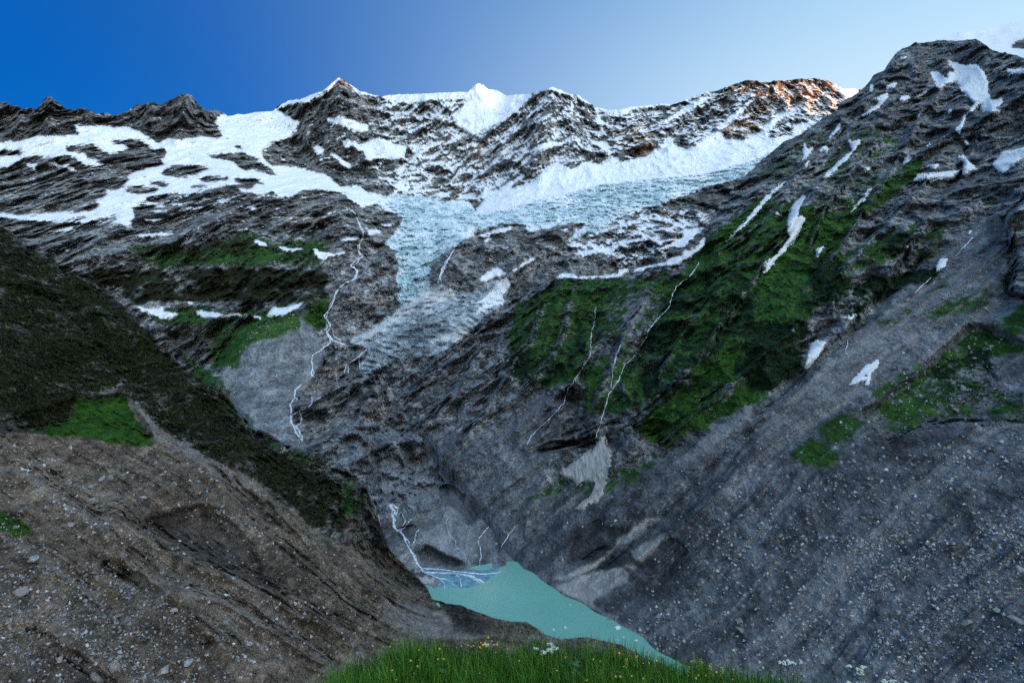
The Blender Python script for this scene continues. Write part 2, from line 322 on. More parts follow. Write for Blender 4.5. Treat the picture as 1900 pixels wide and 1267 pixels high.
for t, s, v in ((3, '1030 520 1200 520 1190 650 1140 720 1040 735', .8), (3, '1680 550 1897 380 1897 560 1760 600 1690 610', .9), (3, '900 560 1000 520 1040 560 960 640', .5), (4, '0 500 560 480 600 600 200 700 0 860', .8),
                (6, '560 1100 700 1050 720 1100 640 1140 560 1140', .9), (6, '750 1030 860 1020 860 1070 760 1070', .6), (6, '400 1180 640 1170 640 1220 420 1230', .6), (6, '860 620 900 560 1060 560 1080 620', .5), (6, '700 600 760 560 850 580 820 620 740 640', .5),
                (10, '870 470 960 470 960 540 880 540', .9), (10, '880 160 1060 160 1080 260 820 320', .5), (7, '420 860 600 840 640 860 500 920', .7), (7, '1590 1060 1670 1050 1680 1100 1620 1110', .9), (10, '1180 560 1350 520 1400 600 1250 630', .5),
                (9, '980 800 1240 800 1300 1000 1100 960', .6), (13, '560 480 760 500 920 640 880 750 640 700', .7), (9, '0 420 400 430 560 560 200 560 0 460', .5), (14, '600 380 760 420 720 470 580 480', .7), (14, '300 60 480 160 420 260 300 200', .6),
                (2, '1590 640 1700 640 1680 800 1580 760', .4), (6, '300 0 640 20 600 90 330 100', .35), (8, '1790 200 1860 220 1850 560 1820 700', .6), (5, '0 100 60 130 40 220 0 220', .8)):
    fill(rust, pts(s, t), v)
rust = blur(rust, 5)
# --- scree and till (1 = loose ground, 0 = bare rock)
loose = soft([(1, pts('-20 800 60 800 235 725 300 800 470 885 600 1000 700 1020 800 1115 1010 1180 1010 1430 -20 1430')),
              (1, pts('900 1060 960 930 1100 900 1200 870 1320 800 1420 740 1500 680 1640 560 1800 420 1860 400 1860 560 1925 560 1925 1440 960 1440')),
              (.62, pts('620 790 720 790 800 800 900 800 960 760 990 720 1060 760 1010 900 960 1060 720 1060 690 900 600 850')), (.95, pts('460 610 560 570 590 620 610 660 580 720 540 760 560 820 600 840 560 845 470 800 400 720 420 650')), 
              (.6, pts('1140 520 1200 520 1230 560 1160 640 1140 600')), (.5, pts('180 420 240 410 300 430 200 440'))], 6)

# ------------------------------------------------------------------ thin plate interpolation of log distance
def tps_fit(c, v, lam=1e-4):
    c = c / 1000.0; n = len(c)
    d = np.linalg.norm(c[:, None] - c[None], axis=2)
    K = np.where(d > 0, d * d * np.log(d + 1e-12), 0) + lam * np.eye(n)
    Pm = np.concatenate([np.ones((n, 1)), c], 1)
    A = np.block([[K, Pm], [Pm.T, np.zeros((3, 3))]])
    w = np.linalg.solve(A, np.concatenate([v, np.zeros(3)]))
    return c, w
def tps_eval(fit, X, Y):
    c, w = fit; X = X / 1000.0; Y = Y / 1000.0
    r = w[-3] + w[-2] * X + w[-1] * Y
    for (a, b), k in zip(c, w[:-3]):
        d2 = (X - a) ** 2 + (Y - b) ** 2
        r = r + 0.5 * k * d2 * np.log(d2 + 1e-12)
    return r
def tps_grid(fit, PX, PY, step=5.0):
    """evaluate on a regular lattice and interpolate"""
    gx = np.arange(-160, 2090, step); gy = np.arange(-30, 1480, step)
    g = tps_eval(fit, *np.meshgrid(gx, gy))
    x = (PX - gx[0]) / step; y = (PY - gy[0]) / step
    i = x.astype(int); j = y.astype(int); u = x - i; v = y - j
    def cub(t): return (((-t + 2) * t - 1) * t / 2, ((3 * t - 5) * t * t + 2) / 2, ((-3 * t + 4) * t + 1) * t / 2, (t - 1) * t * t / 2)
    cu, cv = cub(u), cub(v); r = 0
    for a in range(4):
        for b in range(4): r = r + cv[a] * cu[b] * g[j + a - 1, i + b - 1]
    return r

LAKE_Z = -380.0
def lake_Y(p):
    s, t = ray(p[:, 0], p[:, 1]); return LAKE_Z / t

# ------------------------------------------------------------------ layer grids
class Layer:
    def __init__(self, x0, x1, dpx, rows, crest, bottom, rough=1.0, seed=1):
        self.px = np.arange(x0, x1 + dpx, dpx); n = len(self.px)
        c = np.interp(self.px, crest[:, 0], crest[:, 1])
        r1 = np.random.default_rng(seed)
        j = 0
        for wl, a in ((26, 1.6), (11, 1.3), (5, 1.0)):
            k = r1.normal(size=int((x1 - x0) / wl) + 4)
            j = j + a * np.interp((self.px - x0) / wl, np.arange(len(k)), k)
        self.crest = c + j * (rough(self.px) if callable(rough) else rough)
        self.bottom = np.interp(self.px, bottom[:, 0], bottom[:, 1])
        self.bottom = np.maximum(self.bottom, self.crest + 6)
        self.k = np.linspace(0, 1, rows)
        self.PX = np.repeat(self.px[None], rows, 0)
        w = max(3, int(90 / dpx)) | 1; ker = np.hanning(w + 2)[1:-1]; ker /= ker.sum()
        self.base = np.convolve(np.pad(self.crest, w // 2, mode='edge'), ker, 'valid')
        self.base = np.clip(self.base, self.crest - (self.bottom - self.crest) * .12, self.crest + (self.bottom - self.crest) * .12)
        kk = self.k[:, None]
        self.PY = self.base[None] + kk * (self.bottom - self.base)[None] + (self.crest - self.base)[None] * np.exp(-6 * kk) * (1 - kk)
        self.S, self.T = ray(self.PX, self.PY)
    def setY(self, Y):
        self.Y = Y
        self.P = np.stack([self.S * Y, Y, self.T * Y], -1)
    def normals(self):
        P = self.P
        du = np.gradient(P, axis=1); dv = np.gradient(P, axis=0)
        n = np.cross(du, -dv)
        n /= np.linalg.norm(n, axis=-1, keepdims=True) + 1e-9
        return np.where(n[..., 1:2] > 0.98, -n, n)
    def look(self, px, py, arr=None):
        arr = self.P if arr is None else arr
        px = np.asarray(px, float); py = np.asarray(py, float)
        x = np.clip((px - self.px[0]) / (self.px[1] - self.px[0]), 0, len(self.px) - 1.001)
        c = np.interp(px, self.px, self.crest); b = np.interp(px, self.px, self.bottom)
        ba = np.interp(px, self.px, self.base); y = np.clip((py - c) / (b - c), 0, 1)
        for _ in range(14): y = np.clip((py - ba - (c - ba) * np.exp(-6 * y) * (1 - y)) / (b - ba), 0, 1)
        y = np.clip(y * (len(self.k) - 1), 0, len(self.k) - 1.001)
        i = x.astype(int); j = y.astype(int); fx = (x - i); fy = (y - j)
        if arr.ndim == 3: fx = fx[..., None]; fy = fy[..., None]
        return (arr[j, i] * (1 - fx) + arr[j, i + 1] * fx) * (1 - fy) + (arr[j + 1, i] * (1 - fx) + arr[j + 1, i + 1] * fx) * fy
    def behind(self):
        """rows behind the crest: the far side falls away"""
        P0 = self.P[0]; d = P0[:, 1:2]
        rows = []
        for k, (f, dz) in enumerate(((1.004, .0), (1.02, .009), (1.06, .04), (1.14, .11))):
            q = np.concatenate([P0[:, :2] * f, P0[:, 2:3] - d * dz], 1); rows.append(q)
        return np.stack(rows[::-1], 0)

def mesh_grid(name, V, attrs, mat, keep=None, extra_rows=0, smooth=False):
    """V: rows x cols x 3 ; attrs: name -> rows x cols x 4 ; keep: face mask"""
    R, Cn = V.shape[:2]
    idx = np.arange(R * Cn, dtype=np.int32).reshape(R, Cn)
    q = np.stack([idx[:-1, :-1], idx[1:, :-1], idx[1:, 1:], idx[:-1, 1:]], -1).reshape(-1, 4)
    if keep is not None: q = q[keep.reshape(-1)]
    used, inv = np.unique(q, return_inverse=True)
    q = inv.reshape(-1, 4).astype(np.int32)
    me = bpy.data.meshes.new(name)
    me.vertices.add(len(used)); me.vertices.foreach_set('co', V.reshape(-1, 3)[used].astype(np.float32).ravel())
    me.loops.add(q.size); me.loops.foreach_set('vertex_index', q.ravel())
    me.polygons.add(len(q)); me.polygons.foreach_set('loop_start', np.arange(0, q.size, 4, dtype=np.int32))
    me.polygons.foreach_set('use_smooth', np.full(len(q), smooth))
    me.update(calc_edges=True)
    for an, av in attrs.items():
        a = me.color_attributes.new(an, 'FLOAT_COLOR', 'POINT')
        a.data.foreach_set('color', av.reshape(-1, 4)[used].astype(np.float32).ravel())
    me.materials.append(mat)
    o = bpy.data.objects.new(name, me); COL.objects.link(o)
    return o
def mesh_raw(name, V, F, mat, smooth=False, attr=None):
    """V: n x 3, F: list / array of faces with equal length"""
    F = np.asarray(F, np.int32); L = F.shape[1]
    me = bpy.data.meshes.new(name)
    me.vertices.add(len(V)); me.vertices.foreach_set('co', np.asarray(V, np.float32).ravel())
    me.loops.add(F.size); me.loops.foreach_set('vertex_index', F.ravel())
    me.polygons.add(len(F)); me.polygons.foreach_set('loop_start', np.arange(0, F.size, L, dtype=np.int32))
    me.polygons.foreach_set('use_smooth', np.full(len(F), smooth))
    me.update(calc_edges=True)
    if attr is not None:
        a = me.color_attributes.new('tint', 'FLOAT_COLOR', 'POINT'); a.data.foreach_set('color', np.asarray(attr, np.float32).ravel())
    if mat is not None: me.materials.append(mat)
    return me
def link(name, me, parent=None, loc=None):
    o = bpy.data.objects.new(name, me); COL.objects.link(o)
    if parent is not None: o.parent = parent
    if loc is not None: o.location = loc
    return o
def tag(o, label=None, cat=None, group=None, kind=None):
    for k, v in (('label', label), ('category', cat), ('group', group), ('kind', kind)):
        if v: o[k] = v
    return o

# ------------------------------------------------------------------ materials
def newmat(name):
    m = bpy.data.materials.new(name); m.use_nodes = True
    nt = m.node_tree; nt.nodes.clear()
    out = nt.nodes.new('ShaderNodeOutputMaterial'); b = nt.nodes.new('ShaderNodeBsdfPrincipled')
    nt.links.new(b.outputs[0], out.inputs['Surface'])
    return m, nt, b
def N(nt, typ, **kw):
    n = nt.nodes.new(typ)
    for k, v in kw.items(): setattr(n, k, v)
    return n
def noise(nt, vec, scale, detail=4, rough=.55, dist=0.0):
    n = N(nt, 'ShaderNodeTexNoise'); n.inputs['Scale'].default_value = scale; n.inputs['Detail'].default_value = detail
    n.inputs['Roughness'].default_value = rough; n.inputs['Distortion'].default_value = dist
    nt.links.new(vec, n.inputs['Vector']); return n.outputs['Fac']
def ramp(nt, fac, stops):
    r = N(nt, 'ShaderNodeValToRGB'); e = r.color_ramp.elements
    while len(e) < len(stops): e.new(0.5)
    for k, (p, c) in enumerate(stops):
        e[k].position = p; e[k].color = (c[0], c[1], c[2], 1) if not np.isscalar(c) else (c, c, c, 1)
    nt.links.new(fac, r.inputs['Fac']); return r.outputs['Color']
def mix(nt, fac, a, b, mode='MIX'):
    n = N(nt, 'ShaderNodeMix', data_type='RGBA', blend_type=mode)
    for s, v in ((0, fac), (6, a), (7, b)):
        if isinstance(v, (int, float)): n.inputs[s].default_value = v
        elif isinstance(v, tuple): n.inputs[s].default_value = (*v, 1)
        else: nt.links.new(v, n.inputs[s])
    return n.outputs[2]
def math_(nt, op, a, b=0.0, clamp=False):
    n = N(nt, 'ShaderNodeMath', operation=op, use_clamp=clamp)
    for s, v in ((0, a), (1, b)):
        if isinstance(v, (int, float)): n.inputs[s].default_value = v
        else: nt.links.new(v, n.inputs[s])
    return n.outputs[0]

def terrain_mat(name, unit, rock, loosec, rust_sun_c, turf, scrub, speck=0.5):
    """unit: metres of the finest visible grain; colours are (dark, light) pairs"""
    m, nt, b = newmat(name)
    geo = N(nt, 'ShaderNodeNewGeometry'); mq = N(nt, 'ShaderNodeMapping'); mq.inputs['Scale'].default_value = (1, .45, 1); nt.links.new(geo.outputs['Position'], mq.inputs['Vector']); pos = mq.outputs[0]
    A = N(nt, 'ShaderNodeAttribute', attribute_name='mA'); B = N(nt, 'ShaderNodeAttribute', attribute_name='mB'); C = N(nt, 'ShaderNodeAttribute', attribute_name='mC')
    sa = N(nt, 'ShaderNodeSeparateColor'); nt.links.new(A.outputs['Color'], sa.inputs[0])
    sb = N(nt, 'ShaderNodeSeparateColor'); nt.links.new(B.outputs['Color'], sb.inputs[0])
    sc_ = N(nt, 'ShaderNodeSeparateColor'); nt.links.new(C.outputs['Color'], sc_.inputs[0])
    snowf, greenf, bushf, icef = sa.outputs[0], sa.outputs[1], sa.outputs[2], A.outputs['Alpha']
    palef, darkf, rust_sun_f, loosef = sb.outputs[0], sb.outputs[1], sb.outputs[2], B.outputs['Alpha']
    n1 = noise(nt, pos, 1 / (unit * 60), 5, .6); n2 = noise(nt, pos, 1 / (unit * 9), 5, .65); n3 = noise(nt, pos, 1 / (unit * 2.2), 3, .7)
    fine = math_(nt, 'ADD', math_(nt, 'MULTIPLY', n2, .55), math_(nt, 'MULTIPLY', n3, .45))
    # fractured blocks: two sizes of cells, stretched along the dip of the beds
    mp = N(nt, 'ShaderNodeMapping'); mp.inputs['Rotation'].default_value = (0.5, -.45, .3); mp.inputs['Scale'].default_value = (1.0, .8, 1.9); nt.links.new(pos, mp.inputs['Vector'])
    dis = N(nt, 'ShaderNodeVectorMath', operation='ADD'); nz = N(nt, 'ShaderNodeTexNoise'); nz.inputs['Scale'].default_value = 1 / (unit * 18); nz.inputs['Detail'].default_value = 3; nt.links.new(pos, nz.inputs['Vector'])
    sv = N(nt, 'ShaderNodeVectorMath', operation='SCALE'); sv.inputs['Scale'].default_value = unit * 10; nt.links.new(nz.outputs['Color'], sv.inputs[0]); nt.links.new(mp.outputs[0], dis.inputs[0]); nt.links.new(sv.outputs[0], dis.inputs[1])
    v1 = N(nt, 'ShaderNodeTexVoronoi', feature='F1'); v1.inputs['Scale'].default_value = 1 / (unit * 11); nt.links.new(dis.outputs[0], v1.inputs['Vector'])
    v2 = N(nt, 'ShaderNodeTexVoronoi', feature='F1'); v2.inputs['Scale'].default_value = 1 / (unit * 4); nt.links.new(dis.outputs[0], v2.inputs['Vector'])
    s1 = N(nt, 'ShaderNodeSeparateColor'); nt.links.new(v1.outputs['Color'], s1.inputs[0]); s2 = N(nt, 'ShaderNodeSeparateColor'); nt.links.new(v2.outputs['Color'], s2.inputs[0])
    blk = math_(nt, 'ADD', math_(nt, 'MULTIPLY', s1.outputs[0], .5), math_(nt, 'MULTIPLY', s2.outputs[0], .5))
    crk = math_(nt, 'ADD', math_(nt, 'MULTIPLY', v1.outputs['Distance'], -.6), math_(nt, 'MULTIPLY', v2.outputs['Distance'], -.35))
    n4 = noise(nt, pos, 1 / (unit * .45), 3, .7)
    fine = math_(nt, 'ADD', math_(nt, 'MULTIPLY', fine, .78), math_(nt, 'MULTIPLY', n4, .22))
    fine0 = fine
    fine = math_(nt, 'ADD', math_(nt, 'MULTIPLY', fine, .68), math_(nt, 'MULTIPLY', blk, .32))
    rk = ramp(nt, fine, [(.40, rock[0]), (.50, tuple(.42 * (a + c) for a, c in zip(*rock))), (.61, rock[1])])
    rk = mix(nt, math_(nt, 'MULTIPLY', n1, .6), rk, tuple(a * 1.25 for a in rock[1]), 'MULTIPLY') if False else rk
    rk2 = mix(nt, rust_sun_f, rk, mix(nt, .75, rk, ramp(nt, fine, [(.4, rust_sun_c[0]), (.62, rust_sun_c[1])])))
    lo = ramp(nt, fine0, [(.415, loosec[0]), (.505, tuple(.45 * (a + c) for a, c in zip(*loosec))), (.60, loosec[1])])
    lo = mix(nt, math_(nt, 'MULTIPLY', rust_sun_f, .7), lo, ramp(nt, fine, [(.4, rust_sun_c[0]), (.62, rust_sun_c[1])]))
    col = mix(nt, loosef, rk2, lo)
    tone = noise(nt, pos, 1 / (unit * 130), 4, .6, .6)
    tone2 = noise(nt, pos, 1 / (unit * 26), 4, .6, .4)
    col = mix(nt, .8, col, ramp(nt, tone2, [(.36, .62), (.5, 1.0), (.64, 1.36)]), 'MULTIPLY')
    col = mix(nt, .85, col, ramp(nt, tone, [(.32, .50), (.5, 1.0), (.68, 1.45)]), 'MULTIPLY')
    # bright stones lying on loose ground
    vo = N(nt, 'ShaderNodeTexVoronoi', feature='F1'); vo.inputs['Scale'].default_value = 1 / (unit * 3.5); nt.links.new(pos, vo.inputs['Vector'])
    st = math_(nt, 'LESS_THAN', vo.outputs['Distance'], math_(nt, 'MULTIPLY', n2, .52))
    vs = N(nt, 'ShaderNodeSeparateColor'); nt.links.new(vo.outputs['Color'], vs.inputs[0])
    st = math_(nt, 'MULTIPLY', st, math_(nt, 'GREATER_THAN', vs.outputs[0], 1 - .5 * speck))
    st = math_(nt, 'MULTIPLY', st, math_(nt, 'MULTIPLY', loosef, math_(nt, 'SUBTRACT', 1.0, math_(nt, 'MULTIPLY', darkf, .7))))
    col = mix(nt, math_(nt, 'MULTIPLY', st, .7), col, mix(nt, vs.outputs[1], (.18, .19, .20), (.50, .50, .50)))
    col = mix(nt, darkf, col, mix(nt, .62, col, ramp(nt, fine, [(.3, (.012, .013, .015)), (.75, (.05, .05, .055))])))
    col = mix(nt, palef, col, ramp(nt, fine, [(.25, (.20, .19, .18)), (.7, (.46, .44, .42))]))
    gr = ramp(nt, fine, [(.38, turf[0]), (.52, tuple(.45 * (a + c) for a, c in zip(*turf))), (.66, turf[1])])
    col = mix(nt, greenf, col, gr)
    bu = ramp(nt, fine, [(.4, scrub[0]), (.65, scrub[1])])
    col = mix(nt, bushf, col, bu)
    # ice: blue, darker where the noise is low, dirtier on the cone
    ic = ramp(nt, fine, [(.37, (.27, .38, .42)), (.49, (.55, .71, .76)), (.63, (.79, .87, .89))])
    ic = mix(nt, sc_.outputs[0], ic, ramp(nt, fine, [(.38, (.17, .21, .24)), (.5, (.37, .43, .47)), (.63, (.63, .69, .72))]))
    ic = mix(nt, sc_.outputs[1], ic, (.72, .73, .74))
    ic = mix(nt, sc_.outputs[2], ic, (.06, .075, .09))
    col = mix(nt, icef, col, ic)
    sn = ramp(nt, n2, [(.3, (.72, .76, .81)), (.62, (.86, .88, .90))])
    sn = mix(nt, C.outputs['Alpha'], sn, (.62, .60, .58))
    col = mix(nt, snowf, col, sn)
    nt.links.new(col, b.inputs['Base Color'])
    b.inputs['Roughness'].default_value = .9
    b.inputs['Specular IOR Level'].default_value = .15
    bm = N(nt, 'ShaderNodeBump'); bm.inputs['Distance'].default_value = unit * 3.4
    nt.links.new(math_(nt, 'MULTIPLY', math_(nt, 'SUBTRACT', 1.0, math_(nt, 'MULTIPLY', snowf, .85)), .9), bm.inputs['Strength'])
    nt.links.new(math_(nt, 'ADD', fine, math_(nt, 'MULTIPLY', math_(nt, 'ADD', crk, blk), math_(nt, 'SUBTRACT', .55, math_(nt, 'MULTIPLY', loosef, .35)))), bm.inputs['Height']); nt.links.new(bm.outputs[0], b.inputs['Normal'])
    return m

GRN = ((.014, .042, .008), (.055, .15, .024))
M_far = terrain_mat('mountain_rock', 6.0, ((.045, .046, .048), (.32, .315, .30)), ((.13, .14, .15), (.36, .37, .38)), ((.16, .095, .06), (.66, .42, .27)), GRN, ((.010, .012, .006), (.04, .045, .018)), .35)  # light rusty tone raised so the far crest looks more strongly sunlit
M_mid = terrain_mat('valley_head_rock', 2.2, ((.058, .061, .067), (.38, .385, .385)), ((.085, .095, .108), (.36, .385, .41)), ((.07, .045, .035), (.36, .21, .13)), GRN, ((.010, .012, .006), (.04, .045, .018)), .5)
M_right = terrain_mat('valley_rock', 1.6, ((.042, .045, .049), (.32, .325, .325)), ((.045, .050, .057), (.25, .262, .28)), ((.06, .04, .03), (.25, .17, .11)), GRN, ((.004, .012, .005), (.02, .05, .018)), .5)
M_left = terrain_mat('moraine_till', 0.9, ((.022, .022, .020), (.19, .18, .16)), ((.042, .034, .026), (.27, .215, .16)), ((.05, .034, .02), (.20, .13, .075)), ((.011, .038, .005), (.042, .125, .012)), ((.006, .007, .0035), (.038, .042, .016)), .55)

def attrs(L, nrm, warp=2.5, dust_amt=1.0, grain=None, snow_hard=None, allow_ice=True, streak=None, rocky=0.0):
    P = L.P * np.array([1, .42, 1]); PX, PY = L.PX, L.PY        # beds run on into the slope
    g = grain
    Q = P / (P[..., 1:2] * 0.01)                      # detail that keeps its share of the view
    w1 = fbm(P, g * 10, 3, .6, 3.1); w2 = fbm(P, g * 10, 3, .6, 41.7); w3 = fbm(P, g * 40, 4, .6, 9.2); w4 = fbm(P, g * 14, 4, .7, 77.0)
    qx = PX + warp * 2.6 * w1; qy = PY + warp * 2.6 * w2
    up = nrm[..., 2]
    A = np.zeros(PX.shape + (4,), np.float32); B = A.copy(); C = A.copy()
    hard = samp(snow_b if snow_hard is None else snow_hard, qx, qy)
    d = samp(dust, qx, qy) * dust_amt
    thr = (streak if streak is not None else 0) * 1.0 + .7 * w4 + .9 * (up - .45)
    s = sstep(.36, .60, hard + (.42 * w4 + .40 * (up - .5) + .34 * w3) * (1 - np.abs(2 * np.clip(hard, 0, 1) - 1) * .55))
    s = np.maximum(s, sstep(.0, .16, thr + d * 2.1 - .95) * (d > .02))
    ic = sstep(.4, .6, samp(ice, qx, qy)); co = sstep(.4, .6, samp(cone, qx, qy)) * (1 - ic) if allow_ice else ic * 0
    if not allow_ice: ic = ic * 0
    icm = np.maximum(ic, co)
    s = np.maximum(s * (1 - icm), ic * sstep(.25, .5, w3 + .8 * (up - .75) + .5 * (1 - samp(ice_b, qx, qy)) * (PY < 440)))
    s = np.maximum(s, sstep(.4, .6, samp(snowbright, qx, qy)))
    vx = qx + 16 * w3; vy = qy + 13 * fbm(P, g * 40, 3, .6, 61.0)
    gm = samp(green, vx, vy); bm_ = samp(bush, vx, vy)
    gr = sstep(.38, .66, gm * 1.32 + .7 * w4 + .45 * w3 - .03 + .3 * (up - .55) - .26 * rocky) * (gm > .03)
    bu = sstep(.38, .62, bm_ * .86 + .6 * w4 + .55 * w3 - .02) * (bm_ > .03)
    A[..., 0] = s; A[..., 1] = gr; A[..., 2] = bu; A[..., 3] = icm
    ux = qx + 9 * w3 + 3 * w4; uy = qy + 9 * fbm(P, g * 30, 3, .6, 19.0) + 3 * w1
    pm = samp(pale, ux, uy)
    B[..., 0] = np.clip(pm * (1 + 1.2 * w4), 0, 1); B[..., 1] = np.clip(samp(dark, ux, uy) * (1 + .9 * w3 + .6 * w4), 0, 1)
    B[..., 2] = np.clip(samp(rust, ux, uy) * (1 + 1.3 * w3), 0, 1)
    lm = samp(loose, qx, qy); B[..., 3] = sstep(.3, .7, lm + .5 * w3 * (1 - np.abs(2 * lm - 1)))
    C[..., 0] = co; C[..., 1] = co * np.clip(samp(conepale, qx, qy) * (1 + w4), 0, 1); C[..., 2] = co * samp(conedark, qx, qy)
    return A, B, C

# ------------------------------------------------------------------ the far basin: peaks, ice fall, valley head
SKY = pts('-140 192 0 189 13 190 45 204 58 199 69 200 84 183 95 182 111 192 126 201 137 204 150 201 179 207 200 213 221 213 235 208 253 194 285 188 298 195 316 186 325 184 332 179 348 172 356 179 369 195 380 204 395 205 411 208 422 216 432 215 440 212 453 213 474 209 507 207 513 201 540 186 561 184 582 175 598 170 613 157 629 143 645 154 669 170 679 171 692 177 710 179 740 175 766 175 819 172 869 171 885 155 895 157 906 166 922 168 940 178 961 175 979 176 998 171 1021 164 1037 167 1050 174 1074 178 1090 188 1106 200 1132 204 1148 204 1169 198 1198 196 1229 193 1248 194 1274 184 1311 171 1332 168 1359 159 1382 151 1400 150 1413 154 1437 148 1466 149 1511 146 1532 148 1548 158 1563 165 1590 165 1650 175 1700 190 2060 220')
BCREST = pts('-140 330 -60 380 0 410 8 424 29 434 50 457 79 472 100 487 119 505 150 511 169 520 195 540 219 556 237 571 258 606 285 637 316 653 337 685 369 703 395 730 422 750 448 780 474 815 516 842 555 855 587 857 619 863 645 877 662 886 680 908 696 945 708 985 722 1018 748 1046 782 1080 793 1092 802 1112 824 1119 853 1123 879 1136 919 1149 945 1154 977 1156 995 1165 1010 1178 1040 1188 1065 1186 1090 1184 1120 1190 1150 1197 1180 1212 1230 1240 1300 1290')
CCREST = pts('725 712 745 700 790 675 830 657 870 630 900 605 930 575 960 548 985 530 1026 519 1100 516 1163 511 1200 506 1256 497 1295 472 1308 452 1312 428 1322 395 1348 364 1369 337 1400 309 1426 286 1453 265 1487 247 1511 230 1526 221 1548 212 1563 190 1590 173 1611 154 1621 141 1642 128 1653 110 1664 96 1687 87 1698 79 1732 78 1774 75 1811 73 1832 85 1848 96 1882 102 1900 108 1960 100 2060 60')
DSHORE = pts('975 600 1050 592 1160 592 1270 580 1370 540 1480 490 1600 465', 14)
RSHORE = pts('971 1055 990 1062 1003 1075 1029 1092 1048 1106 1079 1117 1103 1135 1137 1149 1153 1160 1179 1173 1198 1186 1214 1204 1245 1220')

def bot(crest, m, x): return np.interp(x, crest[:, 0], crest[:, 1]) + m
xs = np.arange(-140, 2061, 10.0)
dbot = []
for x in xs:
    if x < 800: y = bot(BCREST, 45, x)
    elif x < 972: y = np.interp(x, np.r_[790, DSHORE[:, 0]], np.r_[1120, DSHORE[:, 1]]) + 25
    elif x < 1400: y = max(1080 + (480 - 1080) * (x - 972) / 428, bot(CCREST, 45, x))
    else: y = max(480 - (x - 1400) * .6, bot(CCREST, 45, x))
    dbot.append(y)
dbot = np.stack([xs, np.array(dbot)], 1)
def rough_far(x):
    r = np.full_like(x, .75)
    for a, b, v in ((420, 510, .15), (565, 720, .25), (720, 1000, .3), (1050, 1380, .4)): r = np.where((x > a) & (x < b), v, r)
    return r
pa = np.array([8.0, 950.0]); pb = np.array([152.0, 727.0]); dd = (pb - pa) / np.linalg.norm(pb - pa); nn = np.array([-dd[1], dd[0]])
if nn[0] < 0: nn = -nn
def right_plane(px, py):
    s, t = ray(px, py); k = .70
    return (LAKE_Z - k * (nn @ pb)) / (t - k * (nn[0] * s + nn[1]))
D = Layer(-140, 2060, 2.0, 470, SKY, dbot, rough_far, 11)
DC = '''-140 190 4600 0 189 4600 95 182 4600 200 213 4600 348 172 4800 420 216 5200 507 207 5400 629 143 5600 710 179 5700 885 155 5900 940 178 5900 1021 164 5400 1106 200 5900 1229 193 6100 1382 151 6300 1511 146 6400 1590 165 6400 1800 200 6500 2060 220 6600
0 264 4100 140 240 4200 300 270 4200 420 260 4500 0 310 3800 250 320 3600 480 280 4300 500 310 4000 400 330 3500 300 385 3000 100 330 3500 100 400 2900 0 400 2900 -140 400 2900 220 420 2700 400 400 2750 550 360 3200 640 390 2900 200 450 2500 430 430 2550 600 420 2650 250 500 2350 500 480 2400 250 570 2150 450 560 2150 350 580 2120 380 640 1950 600 520 2300 620 600 2050 450 600 1950 520 570 2050 560 680 1850 450 720 1650 640 640 2000 600 720 1750 560 810 1420 500 800 1400 650 800 1450 700 740 1650 740 820 1400 600 850 1300 690 900 1180 720 960 1060 760 1040 960
687 360 3800 600 324 4000 560 300 4500 640 340 4000 750 370 3900 850 372 4200 930 350 4300 1010 320 4500 1150 290 4800 1250 270 5000 1390 250 5300 1480 230 5600 1560 200 5900 1700 260 5400
600 230 5000 700 240 5100 680 290 4700 760 270 4950 850 260 5100 1020 240 5000 1150 240 5300 1300 220 5700
760 400 3400 760 450 2900 770 500 2600 800 530 2450 740 560 2350 900 410 3400 1000 390 3600 1150 370 3850 1300 340 4150 1390 310 4400 1700 300 4600
860 440 2850 900 480 2700 950 440 2900 860 530 2480 940 540 2450 1080 410 3300 1080 450 2900 1200 430 3100 1300 410 3300 1100 500 2600 1250 480 2700 1330 400 3300 1600 350 3700 1040 510 2500
800 600 2150 860 580 2250 720 650 2000 800 650 2000 740 700 1880 1000 560 2400 1200 540 2500
1100 800 1900 1200 650 2300 800 960 1110 770 900 1240'''
dc = np.array([float(k) for k in DC.split()]).reshape(-1, 3)
seam = np.array([[740, 745], [762, 800], [796, 850], [830, 900], [860, 950], [890, 1000], [915, 1040]], float)
for off, f in ((-22, .985), (0, .985), (70, 1.07), (140, 1.10)):
    q = seam + np.array([off, 0]); dc = np.concatenate([dc, np.concatenate([q, (right_plane(q[:, 0], q[:, 1]) * f)[:, None]], 1)])
sh = np.concatenate([DSHORE, np.array([[845, 1068], [880, 1058], [930, 1056], [960, 1056], [805, 1070]])])
dc = np.concatenate([dc, np.concatenate([sh, (lake_Y(sh) * np.interp(sh[:, 0], [880, 960], [.9985, 1.004]))[:, None]], 1)])
sh2_ = sh[:7] + np.array([0, 24]); dc = np.concatenate([dc, np.concatenate([sh2_, (lake_Y(sh2_) * 1.03)[:, None]], 1)])
fitD = tps_fit(dc[:, :2], np.log(dc[:, 2]))
def warp_of(L):
    q = np.stack([L.PX, L.PY, 0 * L.PX], -1)
    return L.PX + 9 * fbm(q, 55.0, 3, .5, 3.3), L.PY + 9 * fbm(q, 55.0, 3, .5, 8.8)
def steps(L, lst):
    r = 0; X, Y = warp_of(L)
    for p, bl, v in lst:
        m = newmap(); fill(m, p); r = r + v * samp(blur(m, bl), X, Y)
    return r
def ribs(L, lst, wk=1.0, ak=1.0):
    r = 0; X, Y = warp_of(L)
    for p, w, v in lst: r = r + v * ak * samp(line(newmap(), p, w * wk), X, Y)
    return r
lY = tps_grid(fitD, D.PX, D.PY)
